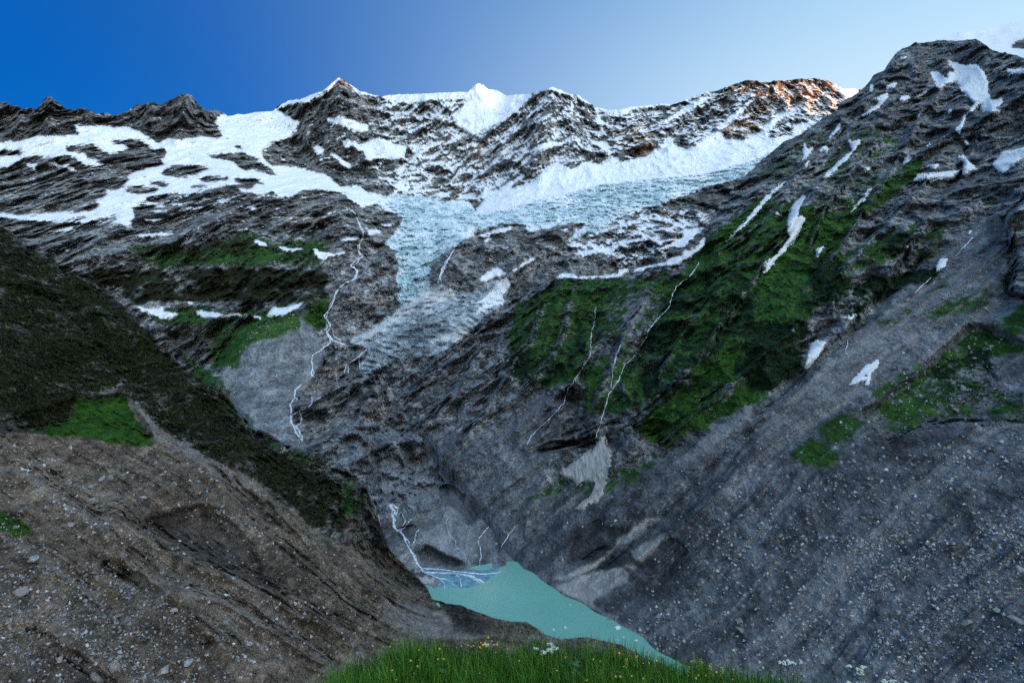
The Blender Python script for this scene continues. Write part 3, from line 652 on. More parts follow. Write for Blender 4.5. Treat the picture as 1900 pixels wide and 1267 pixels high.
lY += steps(D, [(pts('1400 770 1500 790 1560 840 1670 880 1640 1000 1610 1050 1540 980 1430 880', 10), 4, .05), (pts('830 360 900 290 1040 360 1200 440 1130 475 900 450', 14), 4, .04), (pts('740 200 840 160 850 230 800 290', 14), 3, .03),
                (pts('1130 -60 1300 -80 1420 -10 1320 60 1190 40', 10), 6, -.012), (pts('780 330 900 70 1020 50 1200 330 1000 380', 10), 5, -.02), (pts('860 620 900 560 1060 560 1080 620', 6), 5, -.015),
                (pts('820 415 940 405 1000 425 1085 408 1000 480 940 520 860 545 800 520', 0), 6, -.03), (pts('560 170 630 140 700 180 760 300 700 360 600 310 540 230'), 20, -.04), (pts('1000 170 1050 170 1110 300 1000 330 930 340'), 25, -.04)])
lY += ribs(D, [(pts('720 190 740 260 720 340'), 9, -.010), (pts('790 180 790 240 770 300'), 9, -.010), (pts('950 180 930 260 900 350'), 10, -.014), (pts('1060 180 1070 240 1060 300'), 10, -.014), (pts('1380 155 1290 230 1240 275'), 8, -.010), (pts('1500 150 1420 220 1360 255'), 9, -.010), (pts('1270 185 1210 250'), 8, -.010), (pts('660 170 700 250 740 320'), 9, -.012), (pts('560 190 570 250 600 310'), 10, -.014), (pts('160 205 170 235'), 8, -.012), (pts('285 190 270 240'), 10, -.014), (pts('40 200 30 250'), 9, -.012), (pts('380 205 370 250'), 8, -.012), (pts('629 143 640 220 700 340'), 18, -.02), (pts('885 155 900 230 960 330'), 16, -.012), (pts('1021 164 1010 250 1000 320'), 20, -.03), (pts('1200 200 1160 260 1140 290'), 14, -.012), (pts('1311 171 1240 240 1200 280'), 14, -.015),
               (pts('1437 148 1350 220 1290 270'), 14, -.015), (pts('348 172 340 230 330 260'), 14, -.02), (pts('95 182 90 220 100 255'), 12, -.02)])
D.setY(np.exp(lY))
P = D.P
def relief(L, P, snowm, base, amp, octs, shear=0.0, zs=0.6, cosmin=.3, seed=0.0, ys=.35):
    n0 = L.normals()
    view = P / np.linalg.norm(P, axis=-1, keepdims=True)
    cosg = np.clip(np.abs((n0 * view).sum(-1)), cosmin, 1)
    Q = P.copy(); Q[..., 0] = P[..., 0] + shear * P[..., 2]; Q[..., 2] = P[..., 2] * zs; Q[..., 1] = P[..., 1] * ys
    r = ridged(Q, base, octs, .63, seed)
    return r * amp / cosg / np.linalg.norm(P, axis=-1) * 1.0, n0
hs_ = np.clip(blur(snow, 3) , 0, 1)
sn0 = samp(hs_, D.PX, D.PY); ic0 = samp(blur(ice, 3), D.PX, D.PY); co0 = samp(blur(cone, 3), D.PX, D.PY); lo0 = samp(loose, D.PX, D.PY)
steep = sstep(700, 1500, P[..., 2]) 
r1, nD = relief(D, P, sn0, 260.0, 1.0, 7, -.25, .75, .35, 1.7)
r2, _n = relief(D, P, sn0, 110.0, 1.0, 5, -.2, .40, .35, 7.7)
r1 = r1 + .42 * r2
amp = (48 + 24 * steep) * (1 - .68 * sn0) * (1 - .8 * np.maximum(ic0, co0)) * (1 - .75 * sstep(.6, .95, lo0) - .2 * lo0)
shoreD = sstep(-372, -330, P[..., 2])
# benches of the rock steps: the profile alternates ledge and riser
bench = perlin(np.stack([P[..., 0] * .0012 + P[..., 2] * .0004, P[..., 1] * .0012, P[..., 2] * .016 - P[..., 0] * .0035], -1)) * (.25 + .75 * samp(soft([(1, pts('-20 270 720 330 720 640 420 640 250 620 -20 500')), (.8, pts('1030 390 1330 380 1310 450 1180 510 1030 510')), (.8, pts('480 650 720 620 760 760 560 800'))], 20), D.PX, D.PY))
amp2 = 14 * (1 - .8 * np.maximum(ic0, co0)) * (1 - .5 * lo0) * (1 - .5 * sn0)
cre = (ridged(P * np.array([1, .4, 1.3]), 46.0, 5, .74, 5.0)) * 24 * ic0 + (ridged(np.stack([P[..., 0] * .35 + P[..., 2] * .3, P[..., 1] * .5, P[..., 2] * 1.1 - .35 * P[..., 0]], -1), 75.0, 3, .6, 33.0)) * 15 * ic0 + ridged(P * np.array([1, 1, .5]), 50.0, 5, .62, 8.0) * 15 * co0
grit = fbm(P * np.array([1, .5, 1]), 26.0, 5, .68, 71.0) * 5.0 * (1 - np.maximum(ic0, sn0)) + ridged(P * np.array([1, .4, 1]), 70.0, 4, .6, 90.0) * 7.0 * lo0 * sstep(-60, -200, P[..., 2])
dl = -(r1 * amp + (bench * amp2 + cre + grit) / P[..., 1] * 1.6) * shoreD
D.setY(D.Y * np.exp(dl))
nD = D.normals()
strk = ridged(np.stack([(D.P[..., 0] * .62 - D.P[..., 2] * .78), D.P[..., 1] * .3, (D.P[..., 0] * .78 + D.P[..., 2] * .62) * .22], -1), 70.0, 3, .6, 2.0) * .45
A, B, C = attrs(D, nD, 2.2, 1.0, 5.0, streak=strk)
# debris bands drawn out along the flow of the cone, runnels on the scree fans
Pd = D.P
fl = fbm(np.stack([(Pd[..., 0] * .73 - Pd[..., 2] * .68) + 18 * fbm(Pd, 120.0, 2, .5, 3.0), Pd[..., 1] * .05, (Pd[..., 0] * .68 + Pd[..., 2] * .73) * .14], -1), 26.0, 4, .65, 12.0)
C[..., 1] = np.clip(C[..., 1] * (1 + 1.8 * fl), 0, 1) * (C[..., 0] > 0); C[..., 2] = np.clip(C[..., 2] * 1.1 + .34 * C[..., 0] * sstep(.10, .38, fl), 0, .9)
sc_run = fbm(np.stack([Pd[..., 0] + .25 * Pd[..., 2], Pd[..., 1] * .12, Pd[..., 2] * .14], -1), 24.0, 4, .65, 29.0)
B[..., 1] = np.clip(B[..., 1] + .7 * B[..., 3] * sstep(.04, .36, sc_run), 0, 1); B[..., 0] = np.clip(B[..., 0] + .3 * B[..., 3] * sstep(.08, .4, -sc_run), 0, 1)
zz = D.P[..., 2]
bg_ = 4
Vb = D.behind(); ext = lambda a: np.concatenate([np.repeat(a[:1], bg_, 0), a], 0)
V = np.concatenate([Vb, D.P], 0)
At = {'mA': ext(A), 'mB': ext(B), 'mC': ext(C)}
icf = ext((A[..., 3] > .5))
icq = icf[:-1, :-1] & icf[1:, 1:]
lower = samp(cone, D.PX, D.PY) > .5
lowq = ext(lower)[:-1, :-1] & icq
nearq = (V[..., 1] < 2750)[:-1, :-1]
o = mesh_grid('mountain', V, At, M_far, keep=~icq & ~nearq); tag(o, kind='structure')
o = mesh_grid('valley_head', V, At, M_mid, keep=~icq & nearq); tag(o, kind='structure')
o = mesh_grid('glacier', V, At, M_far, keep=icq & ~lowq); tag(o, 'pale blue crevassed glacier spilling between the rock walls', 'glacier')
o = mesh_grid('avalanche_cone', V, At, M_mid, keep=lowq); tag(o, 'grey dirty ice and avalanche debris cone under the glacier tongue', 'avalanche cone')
print('far', time.time() - T0)

# ------------------------------------------------------------------ right valley side
# snow patches that lie on this side: things of their own
PATCH = [
 (4, '1240 430 1290 430 1330 460 1360 480 1350 440 1400 440 1400 400 1340 350 1430 370 1480 385 1560 380 1600 420 1650 500 1640 580 1680 630 1750 615 1740 660 1680 690 1760 700 1700 710 1590 705 1600 650 1560 690 1490 730 1470 790 1440 870 1410 840 1450 800 1470 740 1550 660 1540 640 1480 590 1440 530 1400 500 1330 530 1310 565 1270 510', 'large forked snowfield in the hollow under the dark summit cliff'),
 (4, '740 755 800 700 860 670 870 610 940 575 930 630 870 680 800 730', 'slanting snow streak left of the forked snowfield, near the skyline ridge'),
 (4, '930 525 1010 505 980 540 935 548', 'small snow patch just below the shoulder of the right ridge'),
 (4, '800 580 820 515 840 530 830 560', 'narrow upright snow fleck on the right skyline ridge'),
 (4, '1020 610 1090 595 1085 630 1030 637', 'small notched snow patch left of the forked snowfield'),
 (4, '1040 690 1120 630 1190 570 1225 548 1215 572 1150 610', 'thin slanting snow ribbon below the dark summit cliff'),
 (4, '490 930 540 870 600 790 605 810 560 870', 'thin snow streak high on the left side of the right ridge'),
 (4, '490 1190 500 1150 560 1090 640 1020 690 990 650 900 690 920 740 905 740 930 690 1000 620 1080 540 1150', 'long curved snow gully with a forked top on the right ridge'),
 (4, '310 1080 350 1030 340 980 350 920 370 980 420 960 370 1030', 'Y shaped snow gully close to the ridge line above the ice'),
 (4, '440 995 490 955 520 970 525 990 500 1005 490 975', 'small hooked snow patch left of the curved snow gully'),
 (4, '1040 1085 1080 1020 1120 1030 1060 1080', 'small snow wedge at the top of the bright green strip'),
 (4, '1420 1025 1480 1020 1500 1050 1580 1120 1530 1130 1500 1160 1460 1160 1480 1070', 'upright snow patch at the right end of the small green terrace'),
 (4, '1110 1200 1160 1150 1300 1140 1450 1120 1440 1150 1400 1190 1270 1185', 'broad level snow patch along the foot of the small green terrace'),
 (4, '1200 1080 1310 1080 1270 1115', 'small flat snow patch in the middle of the green terrace'),
 (4, '1670 1085 1740 1000 1897 940 1897 990 1850 1060 1750 1150', 'wide snow fan against the right edge below the gully'),
 (4, '1770 405 1800 415 1897 400 1897 470 1850 440 1775 435', 'snow patch at the right edge beside the summit cliff'),
 (4, '1190 965 1270 910 1230 950', 'small snow sliver above the green terrace'),
 (4, '1010 340 1070 315 1060 330 1020 345', 'tiny snow fleck high on the left shoulder of the dark summit'),
 (4, '1180 690 1240 655 1190 705 1140 770 1150 730', 'thin snow fleck in the middle of the grey rock face'),
 (4, '350 1100 375 1050 390 1060 370 1095', 'tiny snow fleck beside the Y shaped snow gully'),
 (4, '780 1090 830 1110 800 1130 790 1110', 'tiny snow fleck on the rocks left of the green strip'),
 (4, '1360 700 1390 690 1385 710 1365 735', 'tiny snow fleck on the rocks below the forked snowfield'),
 (4, '1470 905 1515 940 1500 950 1475 930', 'small snow fleck below the tail of the forked snowfield'),
 (0, '1337 459 1358 440 1400 402 1424 372 1445 350 1466 330 1452 338 1424 362 1400 390 1370 424', 'long thin snow streak slanting across the green slope beside the ice'),
 (8, '0 670 60 610 100 500 170 450 240 350 230 270 240 190 270 110 350 35 360 60 320 130 300 190 355 205 330 270 290 350 230 420 160 490 100 570 30 640', 'long wide snow tongue running down the middle of the green slope'),
 (8, '150 150 165 180 195 180 180 195 150 188', 'small hook shaped snow patch left of the long snow tongue'),
 (8, '405 415 440 425 495 405 440 490 440 440', 'small funnel of snow at the head of the pale stony gully'),
 (8, '655 185 740 90 810 0 835 0 760 90 700 150', 'thin snow ribbon in the runnel above the green meadow slope'),
 (8, '1505 320 1510 295 1530 295 1520 325', 'tiny snow block at the top of the right hand stream'),
 (8, '1270 575 1310 490 1365 495 1340 550 1290 585', 'leaning block of snow beside the right hand stream'),
 (8, '620 900 740 885 690 912', 'thin level snow sliver above the grey slabs'),
 (8, '70 940 150 920 110 937', 'tiny level snow sliver at the edge of the dark shrubs'),
 (0, '1489.6 684 1505 640 1516 632 1532 635 1527 648 1511 671 1499.5 684', 'upright snow patch between the dark shrubs and the grey scree'),
 (12, '655 245 700 190 790 100 870 55 870 110 820 160 810 240 770 255 800 200 730 220', 'ragged snow patch lying out on the grey scree slope'),
 (8, '700 485 760 455 740 475', 'tiny snow sliver above the pale stony fan'), (8, '1055 405 1092 405 1080 422', 'tiny snow sliver on the dark green rocks right of the stony fan'),
 (12, '890 182 945 150 920 172', 'thin snow sliver right of the ragged snow patch on the scree'),
 (8, '65 555 75 510 95 515 80 550', 'tiny snow patch left of the foot of the long snow tongue'),
 (11, '520 670 640 580 760 500 830 400 850 430 850 490 885 505 880 600 860 700 830 820 790 870 760 870 700 920 640 935 660 880 740 850 770 740 720 720 640 760 620 720 570 710', 'dirty beige snow fan hanging below the dark overhang'),
]
cb = np.array([[725, 735], [760, 800], [830, 900], [890, 1000], [930, 1060], [972, 1085]] + [[a, b + 28] for a, b in RSHORE[1:]] + [[1300, 1300], [1400, 1400], [2060, 1400]], float)
RC = Layer(725, 2060, 2.0, 500, CCREST, cb, .8, 21)
ctl = [(p[0], p[1], math.log(y / right_plane(p[0], p[1]))) for p, y in zip(RSHORE, lake_Y(RSHORE))]
for x, y, v in ((745, 700, 0), (830, 657, 0), (960, 560, 0), (1100, 520, 0), (1300, 480, 0), (1400, 320, .03), (1520, 240, .06), (1600, 170, .08), (1700, 90, .10), (1850, 110, .08), (2000, 80, .02), (1750, 250, .08), (1500, 450, .0), (1300, 650, -.02),
                (1600, 600, .02), (1800, 450, .05), (2000, 450, 0), (1900, 700, .03), (1700, 800, 0), (1400, 900, 0), (1100, 800, 0), (900, 800, 0), (1900, 1000, -.02), (1600, 1100, 0), (1900, 1267, -.05), (1500, 1300, 0), (2050, 1000, -.05), (1000, 950, 0), (830, 880, 0), (890, 985, 0)):
    ctl.append((x, y, v))
ctl = np.array(ctl)
lr = tps_grid(tps_fit(ctl[:, :2], ctl[:, 2]), RC.PX, RC.PY)
lr += steps(RC, [(pts('1648 819 1690 790 1737 784 1827 787 1925 787 1925 640 1800 600 1700 700 1600 760'), 4, .035), (pts('1770 200 1897 -20 1950 0 1950 760 1770 740 1830 500', 8), 5, -.05),
                 (pts('1240 430 1400 440 1340 350 1560 380 1650 500 1640 580 1750 615 1590 705 1540 640 1400 500 1310 565', 4), 8, .02), (pts('1690 82 1830 82 1840 110 1800 118 1700 118'), 4, -.008),
                 (pts('370 500 430 460 700 430 780 390 760 440 600 480 560 500 420 520', 11), 3, .03), (pts('1030 340 1180 310 1300 330 1200 380 1040 400', 11), 3, .025), (pts('560 420 640 260 760 120 830 90 830 150 1000 170 990 210 900 320 780 340 600 420', 15), 5, .02),
                 (pts('1150 340 1330 240 1420 320 1350 440 1200 560 1050 450', 15), 5, .015), (pts('1210 440 1300 380 1360 380 1420 540 1300 700 1200 760 1100 700', 7), 20, -.01)])
lr += ribs(RC, [(pts('1690 90 1600 260 1480 420 1340 560 1230 700'), 34, -.03), (pts('1830 95 1740 300 1620 520 1500 680'), 30, -.02), (pts('1560 210 1440 330 1330 460'), 20, -.02), (pts('1790 300 1700 480 1560 640 1400 760'), 14, .015), (pts('1640 560 1440 740 1240 930 1080 1080'), 12, .012),
                (pts('1040 530 1000 620 940 700'), 26, -.03), (pts('1105 560 1098 660 1060 740'), 9, .02), (pts('1270 520 1200 620 1140 720'), 10, .016), (pts('1500 400 1400 520 1350 600'), 12, .016), (pts('1180 800 1130 790 1010 830'), 10, -.014),
                (pts('790 690 760 780'), 14, -.01), (pts('860 740 850 800'), 14, -.01)])
RIBS = [(pts('1655 120 1560 260 1450 380 1370 470'), 9, 1), (pts('1760 140 1670 290 1580 420 1500 540'), 11, 1), (pts('1600 190 1500 300 1420 400 1330 470'), 8, 1), (pts('1720 330 1640 420 1560 500 1540 580'), 9, 1), (pts('1530 330 1450 440 1370 560 1290 660'), 10, 1),
        (pts('1430 430 1350 520 1260 620 1220 700'), 9, 1), (pts('1640 250 1540 370 1500 450'), 8, 1), (pts('1840 200 1780 330 1720 420 1650 500'), 12, 1), (pts('1200 540 1150 640 1110 740'), 9, 1), (pts('1060 540 1040 640 980 720'), 9, 1), (pts('1010 560 980 640 930 690'), 8, 1),
        (pts('1480 600 1400 680 1300 760 1230 820'), 9, 1), (pts('1320 640 1230 740 1160 800'), 9, 1), (pts('1100 640 1050 740 1000 800'), 8, 1), (pts('900 640 850 720 800 780'), 10, 1), (pts('960 660 900 760 860 820'), 9, 1)]
ribmap = ribs(RC, RIBS)
lr = lr - .020 * ribmap
Yp = right_plane(RC.PX, RC.PY)
k = RC.k[:, None]
edge = sstep(.80, 1.0, k) * np.interp(RC.PX, [915, 972], [1, 0])
RC.setY(Yp * np.exp(lr + .05 * edge))
P = RC.P
lo0 = samp(loose, RC.PX, RC.PY); gr0 = samp(green, RC.PX, RC.PY); bu0 = samp(bush, RC.PX, RC.PY)
shore = sstep(-379, -345, P[..., 2])
# runnels that follow the fall line of the loose slope
hx = P[..., 0] * dd[0] + P[..., 1] * dd[1]; hn = P[..., 0] * nn[0] + P[..., 1] * nn[1]
fall = np.stack([hx - .30 * hn + 26 * fbm(P, 170.0, 3, .5, 31.0), hn * .10, P[..., 2] * .10], -1)
run = (ridged(fall, 75.0, 3, .6, 6.0) + .7 * ridged(fall, 24.0, 3, .6, 16.0)) * (.35 + 1.2 * sstep(-.3, .4, fbm(P, 160.0, 2, .5, 14.0)))
bumps = fbm(P, 14.0, 5, .6, 12.0)
n0 = RC.normals()
rib = np.stack([hx - .30 * hn + 30 * fbm(P, 240.0, 3, .5, 61.0), hn * .50, P[..., 2] * .65], -1)
rn = ridged(rib, 190.0, 7, .58, 4.2) * 1.0 + .75 * ridged(P * np.array([1, .45, .8]), 75.0, 5, .60, 8.3)
pm_ = newmap()
for t_, s_, l_ in PATCH: fill(pm_, pts(s_, t_))
pm0 = samp(blur(pm_, 3), RC.PX, RC.PY)
amp = 19 * (1 - .86 * lo0) * (1 - .3 * gr0) * (1 - .75 * pm0)
view = np.linalg.norm(P, axis=-1)
cg = np.clip(np.abs((n0 * P).sum(-1) / view), .28, 1)
shore = shore * (1 - .7 * edge)
dl = -(rn * amp / cg / view + (run * (.7 + 3.0 * lo0) + bumps * (3.6 + 2.6 * bu0)) * (1 - .6 * pm0) / cg / view) * shore
RC.setY(RC.Y * np.exp(dl))
nC = RC.normals()
A, B, C = attrs(RC, nC, 1.6, 0.0, 1.6, snow_hard=newmap(), allow_ice=False, rocky=sstep(-.1, .5, rn) * .6 + 1.1 * ribmap * (gr0 < .8))
fines = .7 * fbm(fall * np.array([1, .5, .5]), 20.0, 4, .65, 44.0) + .5 * fbm(fall, 70.0, 2, .6, 21.0)              # fans of fine and coarse debris down the fall line
B[..., 1] = np.clip(B[..., 1] + lo0 * .95 * sstep(.02, .36, fines), 0, 1); B[..., 0] = np.clip(B[..., 0] + lo0 * .46 * sstep(.06, .42, -fines), 0, 1)
RC.coarse = sstep(-.1, .35, -fines)
V = np.concatenate([RC.behind(), RC.P], 0)
At = {'mA': ext(A), 'mB': ext(B), 'mC': ext(C)}
o = mesh_grid('hillside', V, At, M_right); tag(o, kind='structure')
M_snow, nt, b = newmat('old_snow')
geo = N(nt, 'ShaderNodeNewGeometry')
n2 = noise(nt, geo.outputs['Position'], .12, 5, .6); n3 = noise(nt, geo.outputs['Position'], .9, 3, .6)
nt.links.new(mix(nt, math_(nt, 'MULTIPLY', n3, .5), ramp(nt, n2, [(.25, (.66, .68, .71)), (.6, (.84, .86, .88))]), (.66, .66, .66)), b.inputs['Base Color']); b.inputs['Roughness'].default_value = .8
M_dirty, nt, b = newmat('dirty_snow')
geo = N(nt, 'ShaderNodeNewGeometry'); mp = N(nt, 'ShaderNodeMapping'); mp.inputs['Rotation'].default_value = (0, 0, .9); mp.inputs['Scale'].default_value = (1, .12, .12); nt.links.new(geo.outputs['Position'], mp.inputs['Vector'])
n2 = noise(nt, mp.outputs[0], .35, 5, .7); n3 = noise(nt, geo.outputs['Position'], .8, 4, .7)
nt.links.new(mix(nt, math_(nt, 'MULTIPLY', n3, .9), ramp(nt, n2, [(.38, (.17, .145, .125)), (.62, (.58, .54, .50))]), ramp(nt, n3, [(.4, (.16, .15, .14)), (.6, (.48, .45, .42))])), b.inputs['Base Color']); b.inputs['Roughness'].default_value = .9
def patch(L, nrm, poly, name, mat, lift, warp=2.0, grain=4.0):
    x0, y0 = poly.min(0) - 8; x1, y1 = poly.max(0) + 8
    ci = np.where((L.px >= x0) & (L.px <= x1))[0]
    if len(ci) < 3: return None
    sub = (L.PY[:, ci[0]:ci[-1] + 1] >= y0) & (L.PY[:, ci[0]:ci[-1] + 1] <= y1)
    ri = np.where(sub.any(1))[0]
    if len(ri) < 3: return None
    sl = (slice(ri[0], ri[-1] + 1), slice(ci[0], ci[-1] + 1))
    # twice as fine as the ground below it
    def up2(a):
        b = np.empty((a.shape[0] * 2 - 1, a.shape[1]) + a.shape[2:]); b[::2] = a; b[1::2] = .5 * (a[1:] + a[:-1])
        c = np.empty((b.shape[0], b.shape[1] * 2 - 1) + a.shape[2:]); c[:, ::2] = b; c[:, 1::2] = .5 * (b[:, 1:] + b[:, :-1]); return c
    Pq = up2(L.P[sl]); Nq = up2(nrm[sl]); X = up2(L.PX[sl]); Y = up2(L.PY[sl])
    w1 = fbm(Pq, grain * 4, 3, .6, 3.1); w2 = fbm(Pq, grain * 4, 3, .6, 51.7)
    m = fill(newmap(), poly); m = blur(m, 1)
    f = samp(m, X + warp * w1, Y + warp * w2)
    h = lift * (sstep(.35, .8, f) * 1.3 - .3)
    Pq = Pq + Nq * h[..., None]
    f = f - .30 * np.abs(fbm(Pq, grain * 1.2, 3, .6, 23.0))
    kf = (f > .34); keep = kf[:-1, :-1] | kf[1:, 1:] | kf[1:, :-1] | kf[:-1, 1:]
    if keep.sum() < 2: return None
    return mesh_grid(name, Pq, {}, mat, keep=keep, smooth=True)
for t, s, lab in PATCH:
    dirty = 'dirty' in lab
    o = patch(RC, nC, pts(s, t), 'snow_patch', M_dirty if dirty else M_snow, 1.0, 11.0 if dirty else 6.0, 3.0)
    if o: tag(o, lab, 'snow patch', 'snow patches on the right hand valley side')
print('right', time.time() - T0)

# ------------------------------------------------------------------ left valley side
bb = np.array([[-140, 1420], [800, 1420], [1000, 1420], [1300, 1440]], float)
LB = Layer(-140, 1300, 2.2, 400, BCREST, bb, lambda x: np.interp(x, [680, 780], [1.5, .35]), 31)
ln = np.array([-.99, .13]); lp = np.array([-103.0, 851.0])
def left_plane(px, py):
    s, t = ray(px, py); k = .70
    return (LAKE_Z - k * (ln @ lp)) / (t - k * (ln[0] * s + ln[1]))
ctl = []
for x, y, Yv in ((802, 1112, 834), (824, 1119, 815), (853, 1123, 800), (879, 1136, 780), (919, 1149, 760), (977, 1156, 744), (995, 1165, 734), (1040, 1188, 715), (1090, 1184, 710), (1150, 1197, 700), (1230, 1240, 660), (850, 1180, 725), (950, 1200, 700), (750, 1150, 760), (1100, 1300, 560), (850, 1300, 560), (1250, 1400, 500)):
    ctl.append((x, y, math.log(Yv / left_plane(x, y))))
for x, y, v in ((-140, 340, .05), (0, 420, .02), (0, 600, 0), (100, 500, .02), (250, 600, .02), (400, 740, .02), (500, 840, .02), (600, 880, 0), (690, 950, 0), (740, 1046, .01), (0, 810, .03), (130, 790, .04), (230, 730, .04), (260, 820, .02), (400, 850, 0), (600, 1000, 0), (300, 1000, 0), (0, 1000, 0), (-140, 800, .02), (100, 1150, -.02), (0, 1267, -.03), (400, 1200, -.02), (600, 1150, 0), (650, 1250, -.02), (200, 1400, -.05), (600, 1400, -.05), (-140, 1267, -.03)):
    ctl.append((x, y, v))
ctl = np.array(ctl)
lb = tps_grid(tps_fit(ctl[:, :2], ctl[:, 2]), LB.PX, LB.PY)
lb += steps(LB, [(pts('-20 805 60 800 130 782 250 805 285 820 240 735 140 740 -20 790'), 5, .03), (pts('930 130 1130 80 1500 30 1700 250 1850 400 1880 560 1600 480 1350 370 1150 270', 13), 9, .035),
                 (pts('590 860 650 880 690 930 700 1000 640 1010 600 960'), 8, -.02), (pts('0 -40 60 60 150 130 260 230 100 230 0 190', 13), 6, -.01), (pts('560 480 760 480 920 620 880 760 640 720', 13), 12, .015)])
lb += ribs(LB, [(pts('215 955 330 1022 480 1090 640 1170'), 13, -.028), (pts('310 1095 400 1110 520 1180 600 1230'), 9, -.02), (pts('40 870 160 950 280 1080 420 1200'), 14, -.018), (pts('235 960 300 1010 420 1060 560 1130'), 5, .012), (pts('200 1050 300 1100 380 1190'), 7, .014),
                (pts('380 850 460 960 560 1070 680 1160'), 12, -.015), (pts('440 890 560 1010 700 1110'), 8, .012), (pts('500 930 600 1040 720 1120'), 7, -.01), (pts('60 1170 150 1230 200 1267'), 8, .015), (pts('250 600 350 740 480 860'), 18, -.012), (pts('60 480 200 640 330 790'), 16, .014), (pts('100 500 230 640'), 12, -.012)], 1.7, 1.25)
LB.setY(left_plane(LB.PX, LB.PY) * np.exp(lb))
P = LB.P
lo0 = samp(loose, LB.PX, LB.PY); bu0 = samp(bush, LB.PX, LB.PY)
crag = soft([(1, pts('580 855 640 865 690 900 700 1000 800 1100 740 1090 640 1020 590 960')), (1, pts('800 1110 860 1125 1000 1165 1010 1190 900 1185 830 1150')), (.8, pts('1050 1180 1200 1200 1200 1250 1050 1215'))], 5)
cr0 = samp(crag, LB.PX, LB.PY)
rn, n0 = relief(LB, P, None, 130.0, 1.0, 7, 0, .6, .28, 9.1)
fall = np.stack([P[..., 1] + .3 * P[..., 0], P[..., 0] * .14, P[..., 2] * .14], -1)
fall[..., 0] += P[..., 2] * .2 + 12 * fbm(P, 90.0, 3, .5, 2.0)
run = ridged(fall, 30.0, 4, .62, 3.0)
bumps = fbm(P, 9.0, 5, .62, 15.0)
view = np.linalg.norm(P, axis=-1); cg = np.clip(np.abs((n0 * P).sum(-1) / view), .28, 1)
sh2 = np.interp(LB.PX, [740, 800], [1, .4])
dl = -(rn * (6 + 9 * bu0 + 18 * cr0) + (run * (1.0 + 1.9 * lo0) + bumps * (3.0 + 3.4 * bu0 + 3 * cr0)) / cg / view) * sh2
LB.setY(LB.Y * np.exp(dl))
nB = LB.normals()
A, B, C = attrs(LB, nB, 1.6, 0.0, 1.0, snow_hard=newmap(), allow_ice=False)
fines = .7 * fbm(fall * np.array([1, .6, .6]), 15.0, 4, .65, 44.0) + .5 * fbm(fall, 48.0, 2, .6, 21.0)
B[..., 1] = np.clip(B[..., 1] + lo0 * .85 * sstep(.02, .38, fines), 0, 1); B[..., 0] = np.clip(B[..., 0] + lo0 * .30 * sstep(.08, .45, -fines), 0, 1)
LB.coarse = sstep(-.1, .35, -fines)
V = np.concatenate([LB.behind(), LB.P], 0)
At = {'mA': ext(A), 'mB': ext(B), 'mC': ext(C)}
o = mesh_grid('moraine', V, At, M_left); tag(o, kind='structure')
print('left', time.time() - T0)

# ------------------------------------------------------------------ snow dome behind the right summit
dome = Layer(1690, 2080, 5.0, 60, pts('1690 100 1730 77 1780 60 1830 54 1870 44 1900 36 1960 22 2080 0'), pts('1690 120 2080 200'), 0.05, 3)
dome.setY(3300 + (dome.PY - dome.crest[None]) * -4.0 + 4 * perlin(np.stack([dome.PX / 30, dome.PY / 18, 0 * dome.PX], -1)) * 3)
nn2 = dome.normals()
A = np.zeros(dome.PX.shape + (4,), np.float32); A[..., 0] = 1
mm = blur(fill(newmap(), pts('1800 260 1850 210 1897 180 1950 170 1950 290 1897 280', 4)), 1)
rk = sstep(.4, .6, samp(mm, dome.PX, dome.PY)); A[..., 0] = 1 - rk
cv = ridged(np.stack([dome.PX * .5, dome.PY * 2.2, 0 * dome.PX], -1), 22.0, 3, .5, 1.0)
A[..., 3] = 0; Z4 = np.zeros_like(A); Bz = Z4.copy(); Bz[..., 1] = .5
V = np.concatenate([dome.behind(), dome.P], 0)
o = mesh_grid('snow_dome', V, {'mA': ext(A), 'mB': ext(Bz), 'mC': ext(Z4)}, M_far); tag(o, kind='structure')

# ------------------------------------------------------------------ unseen ridge added to block the sun from the valley
def blocker_mass(name, line_pts, half, seed):
    """added sun-blocking ridge: crest polyline (x, y, z), falling to both sides"""
    lp_ = np.array(line_pts, float)
    tt = np.interp(np.linspace(lp_[0, 1], lp_[-1, 1], 320), lp_[:, 1], np.arange(len(lp_)))
    c = np.stack([np.interp(tt, np.arange(len(lp_)), lp_[:, k]) for k in range(3)], 1)
    d = np.gradient(c[:, :2], axis=0); d /= np.linalg.norm(d, axis=1, keepdims=True); nrm = np.stack([-d[:, 1], d[:, 0]], 1)
    w = np.linspace(-1, 1, 61)
    V = np.zeros((320, 61, 3))
    V[..., :2] = c[:, None, :2] + nrm[:, None] * (w[None, :, None] * half)
    V[..., 2] = c[:, None, 2] - np.abs(w)[None] ** .85 * (c[:, None, 2] + 500)
    V[..., 2] += ridged(V, 900.0, 5, .5, seed) * 160 * sstep(0, .25, np.abs(w))[None]
    A = np.zeros((320, 61, 4), np.float32); A[..., 0] = sstep(500, 1200, V[..., 2] + 500 * fbm(V, 400.0, 3, .6, 4.0))
    Z = np.zeros_like(A)
    o = mesh_grid(name, V, {'mA': A, 'mB': Z, 'mC': Z}, M_far); tag(o, kind='structure')
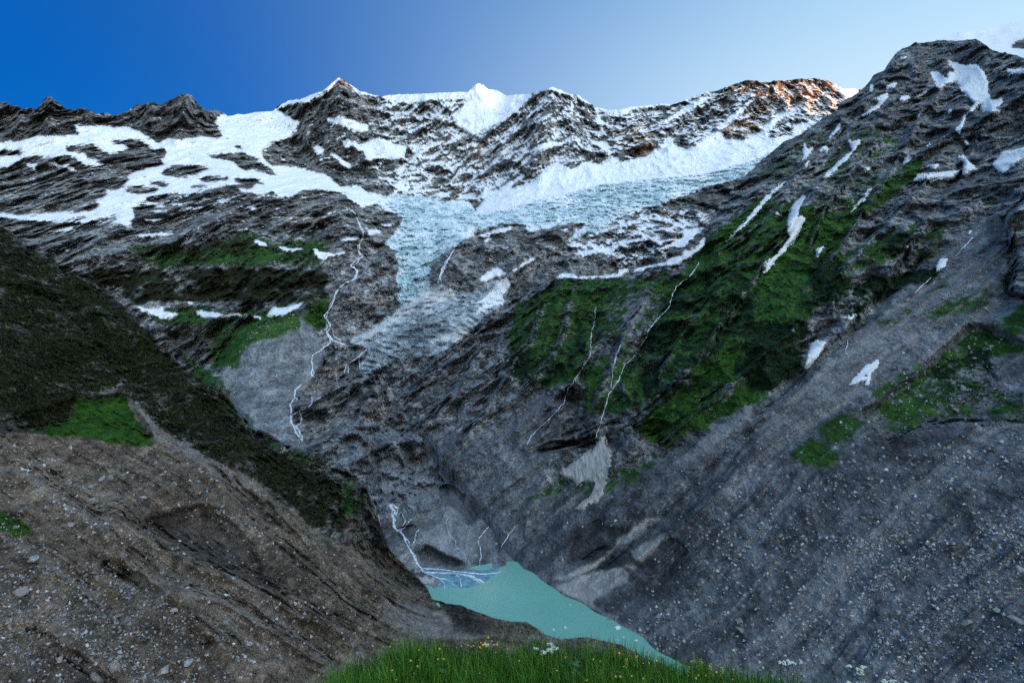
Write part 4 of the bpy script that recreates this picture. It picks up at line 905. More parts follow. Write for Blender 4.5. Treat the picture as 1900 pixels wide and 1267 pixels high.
# crest heights solved back from the shadow edge wanted on the far peaks
SH = np.array([[-140, 170], [0, 170], [348, 152], [440, 190], [520, 180], [575, 166], [600, 164], [629, 158], [660, 158], [760, 160], [860, 160], [885, 170], [915, 158], [1021, 150], [1130, 185], [1250, 176], [1330, 164], [1375, 178], [1420, 192], [1480, 200], [1560, 210], [1600, 216]], float)
hz_ = []
for px_, py_ in SH:
    Yc = D.look(np.array([px_]), np.array([max(py_, np.interp(px_, D.px, D.crest) + 1)]))[0][1]
    p_ = at(px_, py_, Yc); k_ = (4500 + .297 * p_[1] - p_[0]) / (math.sin(SUN_AZ) - .297 * math.cos(SUN_AZ))
    hz_.append((p_[1] + k_ * math.cos(SUN_AZ), p_[2] + k_ * math.tan(SUN_EL)))
hz_ = sorted(hz_); keep_ = [hz_[0]]
for a_, b_ in hz_[1:]:
    if a_ > keep_[-1][0] + 40: keep_.append((a_, b_))
prof = [(-8500, keep_[0][1] - 500), (keep_[0][0] - 1500, keep_[0][1] - 150)] + keep_ + [(keep_[-1][0] + 700, keep_[-1][1] - 60), (6600, keep_[-1][1] - 400)]
print('shade ridge', [(round(a), round(b)) for a, b in prof])
blocker_mass('shade_blocker_ridge', [(4500 + .297 * y, y, z) for y, z in prof], 1700, 3.0)
print('ridge', time.time() - T0)

# ------------------------------------------------------------------ lake
LAKE_O = np.concatenate([pts('780 1118 790 1085 830 1070 880 1050 940 1040 990 1045'), RSHORE[3:] + np.array([14, -12]), pts('1270 1215 1280 1250 1180 1260 1000 1200 900 1165 830 1135')])
lkY = lake_Y(LAKE_O); LV = at(LAKE_O[:, 0], LAKE_O[:, 1], lkY)
M_lake, nt, b = newmat('glacier_milk_water')
geo = N(nt, 'ShaderNodeNewGeometry'); n1 = noise(nt, geo.outputs['Position'], .012, 4, .5); n2 = noise(nt, geo.outputs['Position'], .5, 3, .5)
nt.links.new(ramp(nt, n1, [(.3, (.155, .39, .31)), (.7, (.185, .43, .345))]), b.inputs['Base Color'])
b.inputs['Roughness'].default_value = .16; b.inputs['Specular IOR Level'].default_value = .3
bm = N(nt, 'ShaderNodeBump'); bm.inputs['Strength'].default_value = .12; bm.inputs['Distance'].default_value = .3
nt.links.new(n2, bm.inputs['Height']); nt.links.new(bm.outputs[0], b.inputs['Normal'])
import bmesh
bmx = bmesh.new()
vs = [bmx.verts.new((v[0], v[1], LAKE_Z)) for v in LV]; bmx.faces.new(vs); bmesh.ops.triangulate(bmx, faces=bmx.faces[:]); bmesh.ops.recalc_face_normals(bmx, faces=bmx.faces[:])
me = bpy.data.meshes.new('lake'); bmx.to_mesh(me); bmx.free(); me.materials.append(M_lake)
for p_ in me.polygons:
    pass
if me.polygons and me.polygons[0].normal.z < 0: me.flip_normals()
o = link('lake', me); tag(o, kind='structure')

# ------------------------------------------------------------------ running water
M_white, nt, b = newmat('white_water')
geo = N(nt, 'ShaderNodeNewGeometry'); n1 = noise(nt, geo.outputs['Position'], .25, 4, .7)
nt.links.new(ramp(nt, n1, [(.3, (.36, .44, .52)), (.6, (.82, .85, .88))]), b.inputs['Base Color']); b.inputs['Roughness'].default_value = .5
M_blue, nt, b = newmat('shallow_melt_water')
geo = N(nt, 'ShaderNodeNewGeometry'); n1 = noise(nt, geo.outputs['Position'], .15, 4, .6)
nt.links.new(ramp(nt, n1, [(.3, (.05, .16, .22)), (.7, (.22, .42, .50))]), b.inputs['Base Color']); b.inputs['Roughness'].default_value = .3
def ribbon(L, nrm, p, w, seed, wob=1.2):
    """a strip of water laid on the ground along a line; w: width in px at each end"""
    seg = np.r_[0, np.cumsum(np.hypot(*np.diff(p, axis=0).T))]
    n = max(4, int(seg[-1] / 1.6)); t = np.linspace(0, seg[-1], n)
    r_ = np.random.default_rng(seed)
    x = np.interp(t, seg, p[:, 0]); y = np.interp(t, seg, p[:, 1])
    for a, wl in ((wob, 9), (wob * .6, 4)):
        k = r_.normal(size=(2, int(seg[-1] / wl) + 3)); x = x + a * np.interp(t / wl, np.arange(k.shape[1]), k[0]) * .8; y = y + .4 * a * np.interp(t / wl, np.arange(k.shape[1]), k[1])
    ww = np.interp(t, [0, seg[-1]], w) * .8 * (.1 + 1.0 * r_.random(n)) * (.45 + .8 * np.interp(t / 14, np.arange(int(seg[-1] / 14) + 3), r_.random(int(seg[-1] / 14) + 3))); ww = np.convolve(np.pad(ww, 1, mode='edge'), [.25, .5, .25], 'valid')
    dx = np.gradient(x); dy = np.gradient(y); l = np.hypot(dx, dy) + 1e-6; nx, ny = -dy / l, dx / l
    Vs = []
    for f, h in ((-1, -.2), (-.4, .9), (.4, .9), (1, -.2)):
        X = x + nx * ww * .5 * f; Yq = y + ny * ww * .5 * f
        q = L.look(X, Yq); nq = L.look(X, Yq, nrm)
        sz = q[:, 1:2] / FPX
        Vs.append(q * (1 - .0012) + nq * sz * h * 1.0)
    Vg = np.stack(Vs, 1).reshape(-1, 3)
    F = []
    for i in range(n - 1):
        for j in range(3): F.append((i * 4 + j, i * 4 + j + 1, (i + 1) * 4 + j + 1, (i + 1) * 4 + j))
    return Vg, np.array(F, np.int32)
def water(name, L, nrm, branches, mat, label, cat, seed, group=None):
    Vv, Ff, off = [], [], 0
    for k, (t, s, w) in enumerate(branches):
        if L is D: w = tuple(1.55 * q for q in w)
        v, f = ribbon(L, nrm, pts(s, t), w, seed + k); Vv.append(v); Ff.append(f + off); off += len(v)
    me = mesh_raw(name, np.concatenate(Vv), np.concatenate(Ff), mat, True)
    return tag(link(name, me), label, cat, group)
WF = [
 ('waterfall', 'D', [(6, '775 -40 800 0 820 60 850 120', (2.5, 7)), (6, '812 30 838 80 850 120', (2, 3)), (6, '850 120 830 170 820 260 845 285', (4, 4)), (6, '815 180 812 250', (1.5, 2))], 'tall white waterfall dropping over the brown cliff left of the ice'),
 ('stream', 'D', [(6, '845 285 790 320 770 350 800 390 785 440 700 495 660 540 630 620 580 720 620 780 600 830 630 880 720 905', (4, 4.5)), (6, '830 300 800 340 780 360', (2, 2)), (6, '640 590 600 680 585 730', (2, 2.5)), (6, '610 750 630 810 650 850 690 880', (2, 2.5)), (6, '590 760 595 830 620 890 600 915', (2, 3))], 'braided white torrent tumbling down beside the grey scree fan'),
 ('waterfall', 'D', [(6, '600 910 560 940 500 980 480 1030 495 1080 480 1120 510 1140', (2.5, 4)), (6, '495 1070 520 1130', (1.5, 2))], 'white cascade over the dark rock step below the torrent'),
 ('stream', 'D', [(10, '420 50 370 90 370 140 330 190 350 240 345 320 380 390 420 450', (2.5, 5)), (10, '490 140 480 200 400 240 355 260', (3, 3)), (10, '405 250 410 320 380 340 400 380 430 430', (2, 3)), (10, '360 250 340 310 360 360', (2.5, 2.5)), (10, '350 330 400 370 410 440', (2, 4)), (10, '370 140 390 160 340 180', (2, 2))], 'braided white stream spreading over the grey valley step'),
 ('waterfall', 'D', [(6, '880 940 820 990 730 1060 725 1112', (1.5, 4)), (6, '740 1060 742 1110', (2.5, 3)), (6, '820 990 825 1070', (1.5, 1.5))], 'short white fall over rusty rock beside the dirty ice'),
 ('waterfall', 'D', [(6, '655 1150 665 1190 680 1215', (1.5, 2.5)), (6, '690 1180 697 1205', (1.2, 1.8))], 'small white fall on the lower rock step under the rusty ledge'),
 ('waterfall', 'D', [(6, '1510 210 1450 300 1420 370 1380 470', (2, 3.5)), (6, '1450 300 1400 400 1395 465', (1.8, 3)), (6, '1470 270 1430 330 1400 380', (1.5, 2))], 'thin white waterfall sliding down the dark rock right of the ice tongue'),
 ('stream', 'C', [(7, '780 640 770 740 745 860 745 990 650 1130 580 1220 575 1267', (1.8, 2.4)), (11, '655 0 580 90 550 190 430 310 340 400 290 480', (2.0, 1.8))], 'thin white stream through the green cliffs, leftmost of the right hand streams'),
 ('stream', 'C', [(7, '1420 440 1340 500 1310 590 1300 640 1220 730 1150 800 1130 860 1095 920', (2.0, 2.0)), (7, '1060 980 980 1050 940 1160 870 1260', (1.5, 2.2)), (11, '950 0 870 120 850 220 820 270 820 330 785 390 775 460', (2.2, 2.4))], 'long thin white stream ending in a fall over the dark overhang'),
 ('stream', 'C', [(7, '960 910 920 1000 895 1080 890 1210', (1.8, 1.4))], 'faint white stream in the grey runnel between two longer streams'),
 ('stream', 'D', [(7, '1095 195 1060 270 1055 350', (2, 1.5))], 'thin white stream on the brown slabs above the snow ledge'),
 ('stream', 'C', [(7, '1510 330 1480 380 1440 430', (1.4, 1.4))], 'short thin stream at the top of the green cliffs'),
 ('stream', 'D', [(14, '660 8 690 60 680 110 700 180 750 230 770 290 810 340 850 420 900 485', (7, 4.5)), (14, '680 10 720 40 690 90', (4, 3)), (14, '740 80 770 130 730 190', (1.8, 2)), (14, '800 110 780 150 735 190', (1.8, 2)), (14, '690 30 670 70 690 130', (3, 4)), (14, '750 230 790 270 800 310', (3, 3))], 'broad white torrent pouring down the gorge to the lake'),
 ('stream', 'D', [(14, '860 180 830 240 820 300', (1.5, 1.5))], 'thin white side stream joining the broad torrent from the right'),
 ('stream', 'D', [(14, '1470 0 1400 60 1370 150 1290 240 1280 280 1300 330 1290 440', (1.6, 2))], 'thin white stream running straight down to the head of the lake'),
 ('stream', 'C', [(14, '1560 140 1500 210 1440 320 1410 400 1395 440', (1.5, 2)), (14, '1440 320 1425 390 1410 440', (1, 1.4))], 'thin white stream reaching the lake just left of its far tip'),
 ('stream', 'D', [(14, '1040 60 1065 110 1055 150 1070 215 1120 270 1120 310 1180 360 1210 410 1230 455', (1, 1.7))], 'faint broken stream above the gravel delta'),
 ('stream', 'C', [(8, '1540 340 1490 400 1410 480', (3, 2.0))], 'short pale stream just above the leaning snow block'),
 ('stream', 'C', [(8, '1240 630 1190 680 1130 740', (1.6, 1.8))], 'short pale stream just below the leaning snow block'),
 ('stream', 'C', [(8, '660 1070 645 1150 660 1190', (1.4, 1.6))], 'short pale stream on the grey slabs left of the ragged snow patch'),
]
LY = {'C': (RC, nC), 'D': (D, nD), 'B': (LB, nB)}
for k, (nm, ly, br, lab) in enumerate(WF):
    water(nm, LY[ly][0], LY[ly][1], br, M_white, lab, nm, 100 + 13 * k, 'white streams and falls')
o = patch(D, nD, pts('890 458 1000 462 1130 478 1200 470 1290 456 1400 455 1480 490 1370 545 1270 585 1160 595 1050 600 1030 615 975 605 1020 560 960 515 900 490', 14), 'shallows', M_blue, .25, 3.0)
if o: tag(o, kind='structure')
water('stream', D, nD, [(14, '900 485 1000 490 1120 490 1250 520 1330 560', (3.5, 3)), (14, '900 485 980 520 1040 560 1040 610', (2.5, 2)), (14, '890 460 1000 465 1130 480 1300 500 1450 490', (2.5, 2)), (14, '1120 500 1160 540 1160 590', (2.5, 2)), (14, '1180 500 1260 540 1300 570', (2.5, 2)), (14, '980 520 1060 540 1130 590', (2, 2))], M_white, 'braided pale channels fanning across the gravel delta', 'stream', 900)
print('water', time.time() - T0)

# ------------------------------------------------------------------ stones
def attr_mat(name, rough=.9, nscale=1.0, bump=0.0):
    m, nt, b = newmat(name)
    a = N(nt, 'ShaderNodeAttribute', attribute_name='tint'); geo = N(nt, 'ShaderNodeNewGeometry')
    n = noise(nt, geo.outputs['Position'], nscale, 4, .65)
    nt.links.new(mix(nt, 1.0, a.outputs['Color'], ramp(nt, n, [(.3, .62), (.7, 1.15)]), 'MULTIPLY'), b.inputs['Base Color'])
    b.inputs['Roughness'].default_value = rough; b.inputs['Specular IOR Level'].default_value = .2
    return m
M_stone = attr_mat('moraine_stone', .9, .8)
M_bould, nt, b = newmat('boulder_rock')
geo = N(nt, 'ShaderNodeNewGeometry'); oi = N(nt, 'ShaderNodeObjectInfo')
n1 = noise(nt, geo.outputs['Position'], .5, 5, .65); n2 = noise(nt, geo.outputs['Position'], 2.2, 4, .65)
c0 = ramp(nt, n1, [(.3, (.13, .14, .155)), (.65, (.46, .48, .50))])
c1 = mix(nt, math_(nt, 'MULTIPLY', oi.outputs['Random'], .7), c0, (.20, .17, .14))
nt.links.new(mix(nt, .5, c1, ramp(nt, n2, [(.3, .35), (.7, 1.3)]), 'MULTIPLY'), b.inputs['Base Color']); b.inputs['Roughness'].default_value = .92
bm = N(nt, 'ShaderNodeBump'); bm.inputs['Strength'].default_value = .7; bm.inputs['Distance'].default_value = .6
nt.links.new(n1, bm.inputs['Height']); nt.links.new(bm.outputs[0], b.inputs['Normal'])
def ico(sub):
    bmx = bmesh.new(); bmesh.ops.create_icosphere(bmx, subdivisions=sub, radius=1.0)
    bmx.verts.ensure_lookup_table()
    v = np.array([q.co[:] for q in bmx.verts]); f = np.array([[q.index for q in fc.verts] for fc in bmx.faces]); bmx.free(); return v, f
ICO1, ICO2 = ico(1), ico(2)
def rock_shape(base, r_, cuts=13):
    v = base[0].copy()
    for _ in range(cuts):
        d = r_.normal(size=3); d /= np.linalg.norm(d); h = r_.uniform(.36, .78)
        ex = np.maximum(v @ d - h, 0); v -= ex[:, None] * d
    v *= r_.uniform(.7, 1.25, 3) * np.array([1, 1, .8]); v *= 1 + .05 * r_.normal(size=(len(v), 1)); return v
rr = np.random.default_rng(99)
BMESH = [mesh_raw('boulder', rock_shape(ICO2, rr), ICO2[1], M_bould) for _ in range(9)]
def put_boulder(px, py, dpx, ly, label, group='boulders on the moraine slopes'):
    L, nr = LY[ly]
    p = L.look(np.array([px]), np.array([py]))[0]; n = L.look(np.array([px]), np.array([py]), nr)[0]
    r = dpx * .5 * p[1] / FPX
    o = link('boulder', BMESH[rr.integers(len(BMESH))]); o.location = p + n * r * .28
    o.scale = np.array([1.1, 1.0, .85]) * r * rr.uniform(.9, 1.1, 3); o.rotation_euler = rr.uniform(-.5, .5, 3) + np.array([0, 0, rr.uniform(0, 6.28)])
    tag(o, label, 'boulder', group); return o
BIG = [
 (13, 108, 180, 20, 'B', 'rounded grey boulder at the foot of the small green patch, left edge'), (13, 245, 390, 23, 'B', 'dark split boulder below the small green patch on the left moraine'), (13, 145, 640, 34, 'B', 'large flat blue grey boulder near the left edge of the moraine'),
 (13, 680, 535, 17, 'B', 'flat brown boulder on the smooth brown till face'), (13, 845, 795, 22, 'B', 'pale wedge shaped boulder below the smooth brown till face'), (13, 1215, 760, 18, 'B', 'pale blue boulder on the edge of the dark spur, left moraine'),
 (13, 1310, 1125, 25, 'B', 'round grey boulder low on the left moraine, rightmost of the bottom row'), (13, 790, 1165, 30, 'B', 'tall pale boulder standing by the bottom edge of the left moraine'), (13, 690, 1215, 36, 'B', 'broad dark slab at the bottom edge of the left moraine'),
 (13, 1010, 1238, 20, 'B', 'round pale boulder cut by the bottom edge, left of the grass'), (13, 1145, 1200, 26, 'B', 'brownish boulder between two pale ones at the bottom left'), (13, 555, 1105, 15, 'B', 'small pale boulder left of the broad dark slab'),
 (9, 640, 885, 27, 'B', 'long pale slab lying in the upper left moraine'), (9, 715, 728, 17, 'B', 'blue grey boulder of a touching pair under the grassy rim'), (9, 770, 715, 18, 'B', 'brownish boulder of a touching pair under the grassy rim'),
 (9, 1018, 840, 16, 'B', 'rusty orange boulder in the dark band of the left moraine'), (9, 1565, 915, 14, 'B', 'upright pale boulder on the right part of the left moraine'), (9, 495, 1040, 19, 'B', 'pale upright boulder above the brown till face'),
 (13, 1140, 495, 14, 'B', 'pale blue boulder left of a smaller twin on the dark spur'), (13, 1750, 1005, 17, 'B', 'pale blue boulder low beside the grass knoll'), (13, 410, 1110, 24, 'B', 'low flat boulder among dark rubble at the bottom left'),
 (16, 1235, 95, 20, 'C', 'rounded blue grey boulder alone high on the dark right slope'), (16, 590, 835, 14, 'C', 'pale upright boulder alone on the lower right slope'), (16, 1480, 842, 26, 'C', 'long pale boulder low on the right slope'),
 (16, 1820, 810, 38, 'C', 'largest pale boulder near the right edge, low on the slope'), (16, 1712, 755, 15, 'C', 'bright blue boulder just left of the largest right edge boulder'), (16, 1775, 640, 18, 'C', 'blue grey boulder above the largest right edge boulder'),
 (16, 1670, 340, 17, 'C', 'grey pointed boulder in the upper right rubble'), (16, 1485, 285, 13, 'C', 'pale boulder left of the grey pointed one'), (16, 1872, 480, 24, 'C', 'dark tilted slab at the right edge'),
 (16, 1805, 545, 15, 'C', 'small boulder under the dark tilted slab'), (12, 1590, 655, 12, 'C', 'triangular grey boulder on the slope below the green bench'), (12, 1440, 345, 9, 'C', 'bright white boulder in the green bench'),
 (12, 1465, 270, 18, 'C', 'large dark boulder in the scrub of the green bench'), (12, 1420, 420, 14, 'C', 'grey boulder below the white one on the green bench'), (12, 1205, 740, 9, 'C', 'squarish boulder below the edge of the green bench'),
 (12, 895, 920, 9, 'C', 'small blue boulder midway on the right slope'), (12, 895, 1065, 10, 'C', 'small oval boulder below the blue one on the right slope'), (12, 360, 940, 9, 'C', 'small pale boulder on the left part of the right slope'),
 (12, 380, 1100, 9, 'C', 'small greenish boulder above the rubble heap on the right slope'), (15, 1855, 310, 16, 'C', 'pale boulder on the dark rubble right of the lake'), (15, 1785, 830, 16, 'C', 'beige boulder above a long pale one, right of the lake'),
 (15, 1800, 900, 24, 'C', 'long pale tilted boulder on the slope right of the lake'), (15, 1700, 700, 13, 'C', 'small pale boulder cluster stone right of the lake')]
for t, x, y, d, ly, lab in BIG:
    q = np.array([x, y]) / 3.794 + np.array(TILE[t]); put_boulder(q[0], q[1], d, ly, lab)
def scatter(n, polys, seed):
    r_ = np.random.default_rng(seed); m = newmap()
    for w, p in polys: fill(m, p, w)
    out = []
    while len(out) < n:
        x = r_.uniform(0, 1900, 4000); y = r_.uniform(100, 1290, 4000); keep = r_.random(4000) < samp(m, x, y)
        out += list(zip(x[keep], y[keep]))
    return np.array(out[:n]), r_
LSL = [(.25, pts('0 820 250 830 480 900 700 1100 780 1200 0 1290')), (1.0, pts('0 1050 200 1050 420 1180 500 1267 0 1290')), (.8, pts('190 860 380 860 420 960 280 960')), (.5, pts('0 830 180 830 260 960 120 960'))]
RSL = [(.35, pts('1100 1160 1250 1000 1500 900 1700 830 1900 800 1900 1290 1300 1290')), (1.0, pts('1560 1000 1900 950 1900 1290 1650 1290')), (.7, pts('1300 930 1420 900 1500 1000 1420 1060 1300 1010')), (.12, pts('1000 1000 1200 880 1600 640 1850 560 1880 780 1600 820 1400 900 1200 1000'))]
for polys, ly, n, seed, lab in ((LSL, 'B', 70, 5, 'small pale boulder scattered among the rubble of the left moraine'), (RSL, 'C', 80, 6, 'small pale boulder scattered among the rubble of the right slope')):
    xy, r_ = scatter(n, polys, seed)
    for x, y in xy:
        o = put_boulder(x, y, r_.uniform(5, 11), ly, lab, 'small boulders of the ' + ('left moraine' if ly == 'B' else 'right slope'))
def stones(name, ly, polys, n, seed, lo, hi, cols, label):
    xy, r_ = scatter(n, polys, seed); L, nr = LY[ly]
    if hasattr(L, 'coarse'): xy = xy[r_.random(n) < .12 + .88 * L.look(xy[:, 0], xy[:, 1], L.coarse)]; n = len(xy)
    p = L.look(xy[:, 0], xy[:, 1]); nv = L.look(xy[:, 0], xy[:, 1], nr)
    d = lo * (hi / lo) ** (r_.random(n) ** 2.6); rad = d * .5 * p[:, 1] / FPX
    shapes = np.stack([rock_shape(ICO1, r_, 6) for _ in range(12)]); f = ICO1[1]
    octv = np.array([[1, 0, 0], [-1, 0, 0], [0, 1, 0], [0, -1, 0], [0, 0, 1], [0, 0, -1]], float); octf = np.array([[0, 2, 4], [2, 1, 4], [1, 3, 4], [3, 0, 4], [2, 0, 5], [1, 2, 5], [3, 1, 5], [0, 3, 5]])
    v = octv[None] * r_.uniform(.6, 1.2, (n, 6, 1)) + .25 * r_.normal(size=(n, 6, 3))
    a = r_.uniform(0, 6.28, n); ca, sa_ = np.cos(a)[:, None], np.sin(a)[:, None]
    v = np.stack([v[..., 0] * ca - v[..., 1] * sa_, v[..., 0] * sa_ + v[..., 1] * ca, v[..., 2]], -1)
    V = (v * rad[:, None, None] + (p + nv * rad[:, None] * .3)[:, None]).reshape(-1, 3)
    F = (octf[None] + 6 * np.arange(n)[:, None, None]).reshape(-1, 3)
    c = np.array(cols); k = r_.integers(len(c), size=n); t = c[k] * r_.uniform(.6, 1.25, (n, 1)); t = np.repeat(np.concatenate([t, np.ones((n, 1))], 1), 6, 0)
    o = link(name, mesh_raw(name, V, F, M_stone, False, t)); tag(o, label, 'rubble', kind='stuff')
GREY = [(.20, .21, .23), (.34, .35, .36), (.55, .55, .55), (.28, .33, .37), (.27, .23, .19)]
stones('rubble', 'B', LSL, 24000, 15, 1.2, 9, GREY, 'loose stones strewn over the left moraine')
stones('rubble', 'C', RSL, 34000, 16, 1.2, 9, GREY, 'loose stones strewn over the right valley side')
stones('rubble', 'D', [(1, pts('460 610 560 570 590 620 600 700 540 760 480 790 410 720')), (.5, pts('600 800 960 780 960 1040 760 1040 700 900')), (.4, pts('600 700 740 700 800 800 600 830'))], 4500, 17, 1.0, 3.2, GREY, 'loose stones on the grey scree at the valley head')

# ------------------------------------------------------------------ scrub
M_scrub = attr_mat('scrub_leaves', .8, .5)
def scrub(ly, polys, n, seed, lo, hi, cols, label, tri=13, flat=.75, gap=-.16):
    xy, r_ = scatter(n, polys, seed); L, nr = LY[ly]
    p = L.look(xy[:, 0], xy[:, 1]); kp = fbm(p, 60.0, 3, .6, 5.0) + .5 * fbm(p, 12.0, 2, .6, 9.0) > gap; xy = xy[kp]; p = p[kp]; n = len(xy); nv = L.look(xy[:, 0], xy[:, 1], nr)
    rad = r_.uniform(lo, hi, n) * .5 * p[:, 1] / FPX
    c = r_.normal(size=(n, tri, 3)); c /= np.linalg.norm(c, axis=-1, keepdims=True); c *= r_.uniform(.35, 1, (n, tri, 1)); c[..., 2] = np.abs(c[..., 2]) * flat
    a = r_.normal(size=(n, tri, 3)); b_ = r_.normal(size=(n, tri, 3)); sz = .42
    T = np.stack([c + a * sz * .6, c - a * sz * .3 + b_ * sz * .5, c - a * sz * .3 - b_ * sz * .5], 2)
    V = (T * rad[:, None, None, None] + (p + nv * rad[:, None] * .15)[:, None, None]).reshape(-1, 3)
    F = np.arange(len(V)).reshape(-1, 3)
    cc = np.array(cols); t = cc[r_.integers(len(cc), size=n)][:, None, :] * r_.uniform(.55, 1.4, (n, tri, 1)); t = np.repeat(t.reshape(-1, 3), 3, 0)
    o = link('scrub', mesh_raw('scrub', V, F, M_scrub, False, np.concatenate([t, np.ones((len(t), 1))], 1))); tag(o, label, 'scrub', kind='stuff')
HILL = pts('0 430 60 470 150 520 250 600 340 700 400 750 470 820 560 870 620 900 600 985 560 950 470 885 390 850 300 800 240 735 225 718 140 742 130 780 60 798 0 805')
scrub('B', [(.8, HILL)], 12000, 25, 3.5, 9, [(.020, .020, .009), (.024, .022, .010), (.016, .026, .008), (.04, .055, .016)], 'dark brown green scrub covering the left hill')
scrub('B', [(.5, HILL)], 900, 26, 4, 10, [(.025, .075, .012), (.035, .06, .015)], 'brighter green bushes dotted over the left hill')
scrub('C', [(.8, pts('1380 610 1500 590 1490 690 1400 740 1360 700')), (.8, pts('1500 470 1560 475 1570 540 1545 575 1500 570')), (.8, pts('1560 570 1600 520 1760 490 1740 520 1620 560 1570 600')), (.35, pts('1210 560 1330 480 1420 500 1480 580 1400 640 1300 700 1200 760 1180 640')),
            (.4, pts('930 650 1000 600 1090 580 1100 680 1010 720 950 710')), (.3, pts('1100 760 1300 690 1330 740 1200 800')), (.5, pts('1700 690 1800 650 1850 720 1920 730 1920 780 1760 750')), (.3, pts('1600 440 1740 400 1760 440 1640 480'))],
      5000, 27, 3.0, 6.5, [(.009, .028, .011), (.014, .042, .014), (.022, .06, .018)], 'dark green alder scrub on the right hand slope')
print('scrub', time.time() - T0)

# ------------------------------------------------------------------ ice floes on the lake
M_floe, nt, b = newmat('floating_ice')
geo = N(nt, 'ShaderNodeNewGeometry'); n1 = noise(nt, geo.outputs['Position'], .6, 4, .6)
nt.links.new(ramp(nt, n1, [(.3, (.45, .60, .68)), (.65, (.85, .88, .90))]), b.inputs['Base Color']); b.inputs['Roughness'].default_value = .4
for x, y, d, lab in ((565, 878, 11, 'white ice floe on the lake beyond the grass, left of centre'), (487, 895, 9, 'broken ice floe by the near rocks, leftmost on the lake'), (935, 880, 12, 'bluish ice floe near the right shore of the lake'), (975, 942, 7, 'small round ice floe between two bluish ones'),
                     (1060, 968, 9, 'bluish ice floe closest to the right shore, near the outflow'), (932, 963, 4, 'tiny ice fragment below the bluish floe'), (600, 715, 3, 'tiny ice speck out in the middle of the lake'), (695, 775, 3, 'tiny ice speck near the beige shore line')):
    q = np.array([[x, y]]) / 3.794 + np.array(TILE[15]); Yq = lake_Y(q)[0]; p = at(q[0, 0], q[0, 1], Yq); r = d * .5 * Yq / FPX
    v = rock_shape(ICO2, rr, 7) * np.array([1.1, .8, .55]); v += .10 * rr.normal(size=v.shape)
    o = link('ice_floe', mesh_raw('ice_floe', v * r, ICO2[1], M_floe)); o.location = (p[0], p[1], LAKE_Z + .12 * r); o.rotation_euler = (0, 0, rr.uniform(0, 6.28)); tag(o, lab, 'ice floe', 'ice floes on the lake')

# ------------------------------------------------------------------ meadow knoll in the foreground
MC = pts('200 1560 420 1420 560 1330 640 1272 700 1245 780 1236 900 1235 1000 1232 1100 1240 1200 1252 1300 1268 1400 1284 1500 1310 1600 1345 1720 1385 2000 1480')
MG = Layer(200, 2000, 6.0, 60, MC, np.stack([MC[:, 0], np.full(len(MC), 2200.0)], 1), .3, 5)
MG.setY(np.interp(MG.PY - MG.crest[None], [0, 40, 150, 400, 900], [4.7, 4.0, 3.1, 2.1, 1.3]) + .05 * perlin(np.stack([MG.PX / 90, MG.PY / 60, 0 * MG.PX], -1)))
nM = MG.normals()
M_soil, nt, b = newmat('meadow_soil')
geo = N(nt, 'ShaderNodeNewGeometry'); n1 = noise(nt, geo.outputs['Position'], 18.0, 5, .6)
nt.links.new(ramp(nt, n1, [(.3, (.006, .018, .003)), (.7, (.025, .06, .010))]), b.inputs['Base Color']); b.inputs['Roughness'].default_value = .95
bk = MG.behind(); bk[:, :, 1] = MG.P[0][None, :, 1] + np.array([3.0, 1.4, .5, .15])[:, None]; bk[:, :, 0] = MG.P[0][None, :, 0]; bk[:, :, 2] = MG.P[0][None, :, 2] - np.array([4.5, 1.7, .45, .06])[:, None]
o = mesh_grid('meadow', np.concatenate([bk, MG.P], 0), {}, M_soil); tag(o, kind='structure')
M_blade = attr_mat('grass_blade', .55, 6.0)
def grass(n, seed, hmin, hmax, wid, cols, label):
    r_ = np.random.default_rng(seed)
    x = r_.uniform(430, 1640, n * 4); c = np.interp(x, MG.px, MG.crest); y = c + np.abs(r_.normal(0, 1, n * 4)) * 75 - 4
    dens = .35 + .65 * sstep(-.25, .25, fbm(np.stack([x / 60, y / 30, x * 0], -1), 1.0, 2, .5, seed)); k = (r_.random(n * 4) < dens) & (y < 1480)
    x, y = x[k][:n], y[k][:n]; n = len(x)
    p = MG.look(x, np.maximum(y, np.interp(x, MG.px, MG.crest)))
    back = r_.random(n) < .25; p[back, 1] += r_.uniform(0, .35, back.sum()); p[back, 2] -= .25 * (p[back, 1] - MG.look(x[back], np.maximum(y[back], np.interp(x[back], MG.px, MG.crest)))[:, 1]) ** 1.2
    patchy = .75 + .5 * fbm(np.stack([x / 80, y / 80, x * 0], -1), 1.0, 3, .5, 2.0)
    h = r_.uniform(hmin, hmax, n) * patchy; az = r_.uniform(0, 6.28, n); lean = np.abs(r_.normal(.28, .22, n)); d = np.stack([np.cos(az), np.sin(az), 0 * az], 1); sd = np.stack([-np.sin(az), np.cos(az), 0 * az], 1)
    w = wid * r_.uniform(.6, 1.4, n); Vs = []
    for t, ww in ((0, 1.0), (.4, .85), (.75, .5), (1.0, 0.04)):
        c_ = p + d * (lean * h * t ** 1.9)[:, None]; c_[:, 2] += h * (t - .22 * lean * t * t)
        Vs += [c_ - sd * (w * ww * .5)[:, None], c_ + sd * (w * ww * .5)[:, None]]
    V = np.stack(Vs, 1).reshape(-1, 3); base = 8 * np.arange(n)[:, None, None]
    F = (np.array([[0, 1, 3, 2], [2, 3, 5, 4], [4, 5, 7, 6]])[None] + base).reshape(-1, 4)
    cc = np.array(cols); t = cc[r_.integers(len(cc), size=n)] * r_.uniform(.6, 1.35, (n, 1)); t = np.repeat(np.concatenate([t, np.ones((n, 1))], 1), 8, 0)
    o = link('grass', mesh_raw('grass', V, F, M_blade, True, t)); tag(o, label, 'grass', kind='stuff')
